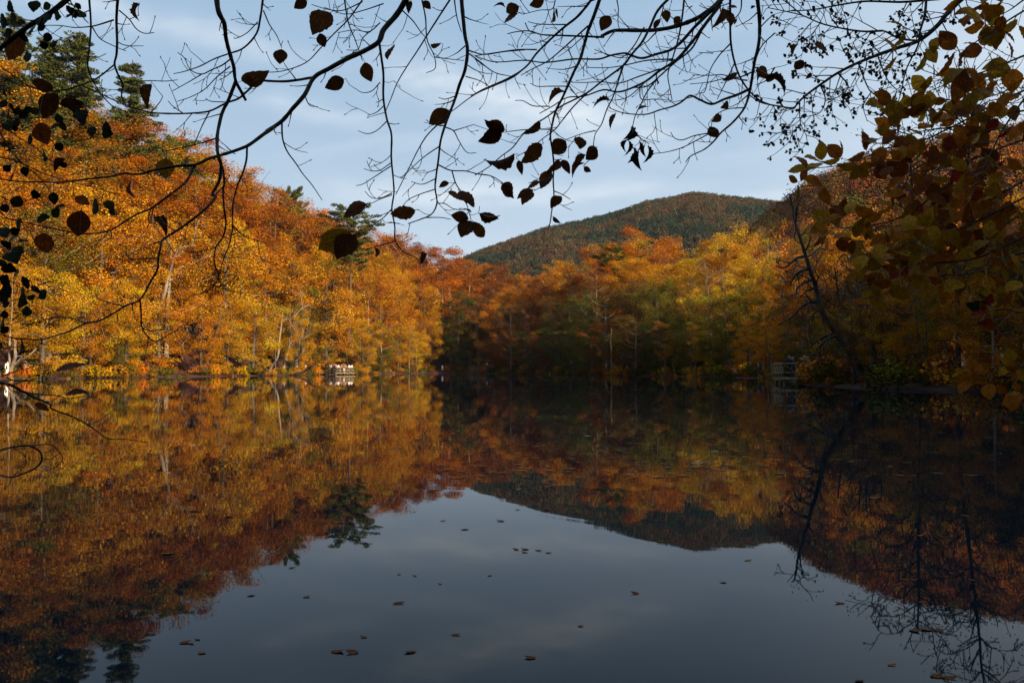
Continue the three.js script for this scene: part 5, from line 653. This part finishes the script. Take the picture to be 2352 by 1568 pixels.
// boughs with yellow and copper leaves filling the right side
LM.soaked = bigLeaf(0.20, 0.075, 0.025, 0); LM.fallen = bigLeaf(0.34, 0.15, 0.05, 0);
function leafyBough(label, seed, depth, pts, mix, step = 46, size = 100, side = 70, r0 = 4) {
  step *= seed > 204 && seed < 213 && seed !== 206 || seed === 218 ? 0.66 : 0.85; size *= 0.76; side *= 1.1;
  const R = rng(seed), b = bough('leafy_bough', label, { seed, depth, twigs: 0.06, limbs: [[pts, r0, 1.3, depth, depth * (0.9 + R() * 0.2)]], group: 'leafy boughs at the right' }), tw = [];
  const pick = () => { const k = Object.keys(mix); let s = 0; for (const q of k) s += mix[q]; let r = R() * s; for (const q of k) { r -= mix[q]; if (r <= 0) return LM[q]; } return LM[k[0]]; };
  let acc = step * 0.5, flip = 1; const I = b.L[0].img;
  const fan = (x, y, z, a, n) => { for (let k = 0; k < n; k++) { const f = n > 1 ? (k / (n - 1) - 0.5) : 0, an = a + f * 1.9 + (R() - 0.5) * 0.35, l = size * (0.7 + R() * 0.5) / SRC, dz = 1 + (R() - 0.5) * 0.09; hangLeaf(b.g, x, y, x + Math.cos(an) * l, y + Math.sin(an) * l, z * dz, 0.24 + R() * 0.36, pick(), Math.floor(R() * 4), R, (R() - 0.5) * 0.035); } };
  for (let i = 1; i < I.length; i++) {
    const a = I[i - 1], q = I[i]; acc += Math.hypot(q.x - a.x, q.y - a.y) * SRC;
    if (acc < step) continue; acc -= step * (0.8 + R() * 0.4); flip = -flip;
    const an = Math.atan2(q.y - a.y, q.x - a.x) + flip * (0.5 + R() * 0.5) + 0.12, l = side * (0.35 + R() * 1.0) / SRC, e = [q.x + Math.cos(an) * l, q.y + Math.sin(an) * l + l * 0.12, q.z * (1 + (R() - 0.5) * 0.08)];
    tw.push(tube([at(q.x, q.y, q.z), at((q.x + e[0]) / 2, (q.y + e[1]) / 2 - 2, (q.z + e[2]) / 2), at(...e)], [PXR(1.9, q.z), PXR(1.5, q.z), PXR(1.1, q.z)], 4)); fan(...e, an + (R() - 0.5) * 0.4, 2 + Math.floor(R() * 1.8));
  }
  const z = I[I.length - 1]; fan(z.x, z.y, z.z, Math.atan2(z.y - I[I.length - 4].y, z.x - I[I.length - 4].x), 3);
  if (tw.length) part(b.g, 'twigs', mergeGeometries(tw), twigMat).userData.kind = 'stuff';
}
const YEL = { mustard: 3.2, olive: 1.4, copper: 1.2 }, MIX = { mustard: 2, olive: 1.2, copper: 2.4, russet: 1 }, RED = { copper: 3.2, russet: 1.8, mustard: 0.9, red: 0.4 }, OLV = { olive: 2.2, mustard: 0.6, russet: 1.4, copper: 1 };
leafyBough('leafy bough with olive leaves hanging at the top right, left of the corner', 201, 3.0, pt('Fv', [[1395, -30], [1380, 120], [1340, 260], [1330, 350], [1270, 470], [1230, 560], [1200, 700], [1165, 830]]), OLV, 80, 112, 80, 5);
leafyBough('short leafy bough with large olive leaves in the top right corner', 202, 2.4, pt('Fv', [[2200, 60], [2050, 150], [1900, 250], [1780, 330], [1700, 420], [1690, 520]]), OLV, 95, 140, 100, 4);
leafyBough('leafy bough just below the large corner leaves, pointing left', 203, 2.9, pt('Fv', [[2200, 420], [2000, 500], [1850, 560], [1650, 620], [1500, 680], [1400, 720]]), OLV, 72, 112, 80);
leafyBough('long leafy bough reaching furthest left above the right hill', 204, 3.2, pt('Fv', [[2200, 690], [1900, 830], [1700, 940], [1480, 1050], [1290, 1130], [1050, 1170], [900, 1240], [740, 1290], [610, 1310], [460, 1318]]), { olive: 2, russet: 2, copper: 1 }, 56, 98, 75);
leafyBough('leafy bough slanting down-left through the middle of the right-hand leaves', 205, 2.8, pt('Fv', [[2200, 720], [2070, 900], [1990, 1020], [1900, 1200], [1830, 1350], [1740, 1568]]), RED, 44, 105, 95);
leafyBough('leafy bough of olive leaves over the right hill, second longest', 206, 3.1, pt('Fv', [[2200, 860], [1980, 900], [1760, 960], [1560, 1000], [1400, 1020], [1250, 1050], [1120, 1000]]), OLV, 66, 106, 80);
leafyBough('copper-leaved bough above the yellow sprays at the right', 207, 3.3, pt('Fv', [[2200, 1080], [2000, 1150], [1800, 1230], [1600, 1290], [1400, 1330], [1250, 1380]]), RED, 44, 105, 90);
leafyBough('leafy bough with a large yellow-green leaf pair over the right hill', 208, 3.0, pt('E', [[1420, -40], [1280, 60], [1160, 150], [1050, 210], [950, 245], [820, 265], [700, 280], [560, 280]]), MIX, 48, 98, 70);
leafyBough('spray of yellow leaves crossing the middle of the right edge', 209, 2.9, pt('E', [[1940, 60], [1700, 180], [1480, 280], [1330, 310], [1200, 360], [1060, 410], [930, 450], [820, 460]]), YEL, 42, 98, 80);
leafyBough('lower spray of bright yellow leaves hanging before the dark woods', 210, 2.7, pt('E', [[1940, 330], [1800, 400], [1650, 470], [1500, 510], [1300, 525], [1180, 525], [1050, 560], [920, 580]]), { mustard: 3, copper: 1.4, olive: 1 }, 40, 98, 75);
leafyBough('copper spray below the yellow sprays at the right', 211, 3.4, pt('E', [[1940, 160], [1780, 260], [1600, 330], [1450, 370], [1300, 410], [1120, 470]]), RED, 42, 95, 80);
leafyBough('copper-leaved bough at the right edge above the middle', 212, 3.2, pt('E', [[1940, -60], [1780, 30], [1640, 110], [1500, 170], [1380, 220]]), RED, 40, 100, 85);
leafyBough('single leafy twig hanging at the right edge over dark woods', 213, 2.8, pt('E', [[1960, 480], [1900, 560], [1870, 640], [1850, 700]]), YEL, 70, 110, 60, 3);
leafyBough('bare twig with red leaves at the right edge', 214, 3.1, pt('E', [[1950, 860], [1880, 870], [1800, 850], [1660, 862]]), { red: 3, green: 1 }, 110, 85, 60, 3);
leafyBough('copper leaf twig low at the right, over the shore', 215, 2.8, pt('E', [[1950, 1300], [1850, 1320], [1740, 1310], [1640, 1340], [1550, 1330]]), { copper: 3, russet: 1 }, 62, 88, 50, 3);
leafyBough('yellow leaf twig low at the right edge', 216, 2.7, pt('E', [[1960, 1190], [1900, 1215], [1850, 1240]]), YEL, 40, 85, 55, 3);
leafyBough('small yellow leaves at the right edge just above the water', 217, 2.8, pt('E', [[1970, 1400], [1930, 1420], [1900, 1425]]), { mustard: 1, copper: 1 }, 60, 80, 40, 2.5);
leafyBough('copper-leaved bough filling the right edge above the water twigs', 218, 3.5, pt('Fv', [[2220, 1300], [2100, 1330], [1980, 1400], [1880, 1480]]), MIX, 36, 105, 95);
leafyBough('olive-leaved bough filling the upper right edge', 219, 3.1, pt('Fv', [[2240, 560], [2120, 640], [2000, 720], [1880, 760], [1780, 800]]), OLV, 66, 108, 90);
leafyBough('small spray of olive leaves at the very top right corner', 220, 2.6, pt('Fv', [[2240, -60], [2140, 10], [2060, 70], [1990, 110]]), OLV, 62, 100, 80);
leafyBough('short spray of copper leaves along the top edge near the right corner', 221, 2.9, pt('Fv', [[1980, -80], [1880, -10], [1800, 60], [1760, 100]]), { olive: 2, russet: 2, copper: 1 }, 66, 96, 70);
leafyBough('yellow and copper spray low in the right-hand leaves, over dark woods', 222, 3.3, pt('E', [[1960, 440], [1820, 480], [1680, 560], [1520, 600], [1380, 610], [1240, 600]]), MIX, 50, 95, 80);
bough('drooping_twig', 'thin twig with two brown leaves above the water at the left edge', { seed: 43, depth: 2.2, twigs: 0.2, len: 50, limbs: [[[...pt('L', [[-60, 990], [250, 1060], [480, 1180], [700, 1300], [900, 1390], [1080, 1470], [1190, 1520]]), ...pt('W', [[230, 150], [330, 190], [420, 240], [490, 290], [580, 295], [680, 310]])], 6, 1], [pt('L', [[480, 1180], [700, 1250], [900, 1280], [1130, 1290], [1400, 1320], [1580, 1375], [1900, 1330], [2300, 1335]]), 3, 1], [pt('L', [[-60, 880], [350, 740], [480, 700], [640, 680], [760, 630], [850, 545]]), 2.4, 1], [pt('L', [[250, 1060], [480, 990], [700, 870], [900, 810], [1200, 760]]), 2.6, 1.2], [pt('L', [[-60, 970], [350, 940], [700, 940], [850, 880]]), 2.2, 1], [pt('L', [[150, 880], [330, 960], [800, 965], [1000, 1000], [1220, 1040]]), 2.2, 1], [pt('L', [[1080, 1445], [1200, 1440], [1330, 1360], [1400, 1300], [1480, 1270]]), 2.2, 1], [pt('W', [[410, 230], [460, 205], [520, 158]]), 1.8, 1]], leaves: [['L', 1225, 745, 2020, 505, 0.3, 'brown', 0], ['L', 1480, 1280, 2020, 1140, 0.32, 'brown', 2], ['W', 150, 128, 228, 155, 0.4, 'russet', 2]] });
bough('curled_twig', 'looping bare twig over the water at the left edge', { seed: 47, depth: 2.3, twigs: 0.1, limbs: [[pt('W', [[-20, 350], [70, 328], [130, 325], [180, 350], [190, 385], [170, 420], [110, 450], [50, 468], [-20, 455]]), 3.5, 3], [pt('W', [[130, 325], [230, 320], [270, 350], [285, 390], [240, 430], [190, 440]]), 2, 0.9], [pt('W', [[60, 335], [110, 370], [115, 410], [60, 460]]), 1.8, 1], [pt('W', [[180, 380], [230, 385], [270, 360]]), 1.5, 0.8]] });

// ---------- leaves afloat on the lake ----------
{
  const R = rng(53), onWater = (v, x, y) => { const [px, py] = toO(v, x, y), p = at(px, py, 1).sub(camera.position), t = -EYE / p.y; return { p: camera.position.clone().addScaledVector(p, t), t }; };
  const near = [['W', 848, 1230, 60], ['W', 905, 1216, 35], ['W', 875, 1234, 30], ['W', 926, 1277, 50], ['W', 1548, 1271, 70], ['W', 1618, 1276, 70], ['W', 1885, 1273, 65], ['W', 1670, 1205, 38], ['W', 2092, 1194, 50], ['W', 1830, 1050, 66], ['W', 1152, 1013, 44], ['W', 1407, 1020, 40], ['W', 1832, 915, 25], ['W', 1905, 923, 15], ['W', 2020, 960, 25], ['W', 2250, 921, 28], ['W', 1340, 887, 40], ['W', 1687, 786, 32], ['W', 1702, 775, 20], ['W', 2035, 671, 32], ['W', 2135, 709, 45], ['W', 2300, 671, 45], ['W', 555, 711, 28], ['W', 770, 821, 75], ['W', 890, 625, 65], ['W', 875, 692, 30], ['W', 1050, 650, 48], ['W', 1127, 724, 30], ['W', 1680, 703, 50], ['W', 1545, 678, 45], ['W', 1437, 608, 25], ['X', 18, 803, 36], ['X', 60, 801, 45], ['X', 58, 816, 35], ['X', 122, 807, 40], ['X', 168, 818, 38], ['X', 85, 1299, 62], ['X', 315, 1155, 36], ['X', 566, 1004, 46], ['X', 972, 953, 38], ['X', 1084, 853, 42], ['X', 1508, 1049, 52], ['X', 1825, 1129, 28], ['X', 1885, 1045, 40], ['X', 1850, 1175, 60], ['X', 1905, 1170, 70], ['X', 1960, 1174, 50], ['X', 1746, 1333, 50], ['X', 1597, 1406, 55], ['X', 1950, 1385, 70], ['X', 2010, 1392, 80], ['X', 690, 765, 30], ['X', 158, 620, 32], ['X', 25, 619, 28], ['X', 615, 631, 30], ['X', 770, 738, 25], ['X', 1392, 751, 28], ['X', 1555, 670, 40], ['X', 1665, 564, 60], ['X', 1875, 739, 38], ['X', 2080, 647, 50], ['X', 1132, 548, 25], ['X', 1805, 940, 40], ['X', 1845, 942, 40], ['X', 2115, 943, 30], ['X', 2340, 771, 28], ['X', 980, 412, 40], ['X', 850, 407, 75], ['X', 930, 351, 50], ['X', 1035, 350, 40], ['X', 900, 282, 40], ['X', 350, 281, 50], ['X', 575, 402, 30], ['X', 265, 465, 30], ['X', 30, 525, 35], ['X', 165, 513, 45]];
  const count = {};
  near.map((n) => [...n, toO(n[0], n[1], n[2])]).sort((a, b) => a[4][0] - b[4][0]).forEach(([v, x, y, len, o]) => {
    const { p, t } = onWater(v, x, y), L = clamp(len / 1.1484 / SRC / F * t * 0.95, 0.03, 0.6), m = new THREE.Mesh(AFLOAT[Math.floor(R() * 5)], o[1] > 1130 ? [LM.soaked, LM.fallen, LM.soaked][Math.floor(R() * 3)] : LM.straw);
    const band = o[1] > 1400 ? 'near the bottom edge' : o[1] > 1230 ? 'on the sky reflection' : o[1] > 1050 ? 'below the hill reflection line' : 'on the dark tree reflection', side = o[0] < 1176 ? 'left half' : 'right half', k = band + side, n = count[k] = (count[k] ?? -1) + 1;
    m.name = numbered('floating_leaf'); m.position.copy(p); m.position.y = 0.002; const turn = (R() < 0.5 ? 0 : Math.PI) + (R() - 0.5) * 0.9 + Math.PI / 2; m.rotation.set(-Math.PI / 2, 0, turn, 'YXZ'); m.rotation.order = 'YXZ'; m.rotation.y = 0; m.scale.set(L * (o[1] > 1100 ? 1 : 1.3), L, L * 0.8);
    tag(m, `${nth(n)} floating leaf from the left ${band}, ${side} of the lake`, 'leaf', 'fallen leaves afloat on the lake'); scene.add(m);
  });
  const far = new THREE.InstancedMesh(AFLOAT[1], LM.straw, 720), M = new THREE.Matrix4(), Q = new THREE.Quaternion(); let n = 0;
  while (n < 720) { const px = 1010 + R() * 1400 * Math.pow(R(), 0.5), py = 868 + Math.pow(R(), 1.5) * 230, d = at(px, py, 1).sub(camera.position), t = -EYE / d.y, p = camera.position.clone().addScaledVector(d, t); if (shoreDistance(p.x, p.z) > -1) continue; const s = (0.07 + R() * 0.10) * clamp(t / 28, 0.6, 2.2); Q.setFromEuler(new THREE.Euler(-Math.PI / 2, 0, Math.PI / 2 + (R() - 0.5) * 1.4, 'XYZ')); M.compose(V(p.x, 0.01, p.z), Q, V(s * 0.8, s * (1 + R() * 1.4), s * 0.5)); far.setMatrixAt(n++, M); }
  far.name = 'drifting_leaves'; tag(far, 'scatter of tiny pale leaves drifting on the dark far water', 'leaves', null, 'stuff'); scene.add(far);
}
// ---------- done ----------
scene.traverse((o) => { if (o.isMesh) { o.castShadow = true; o.receiveShadow = true; } });
renderer.render(scene, camera);
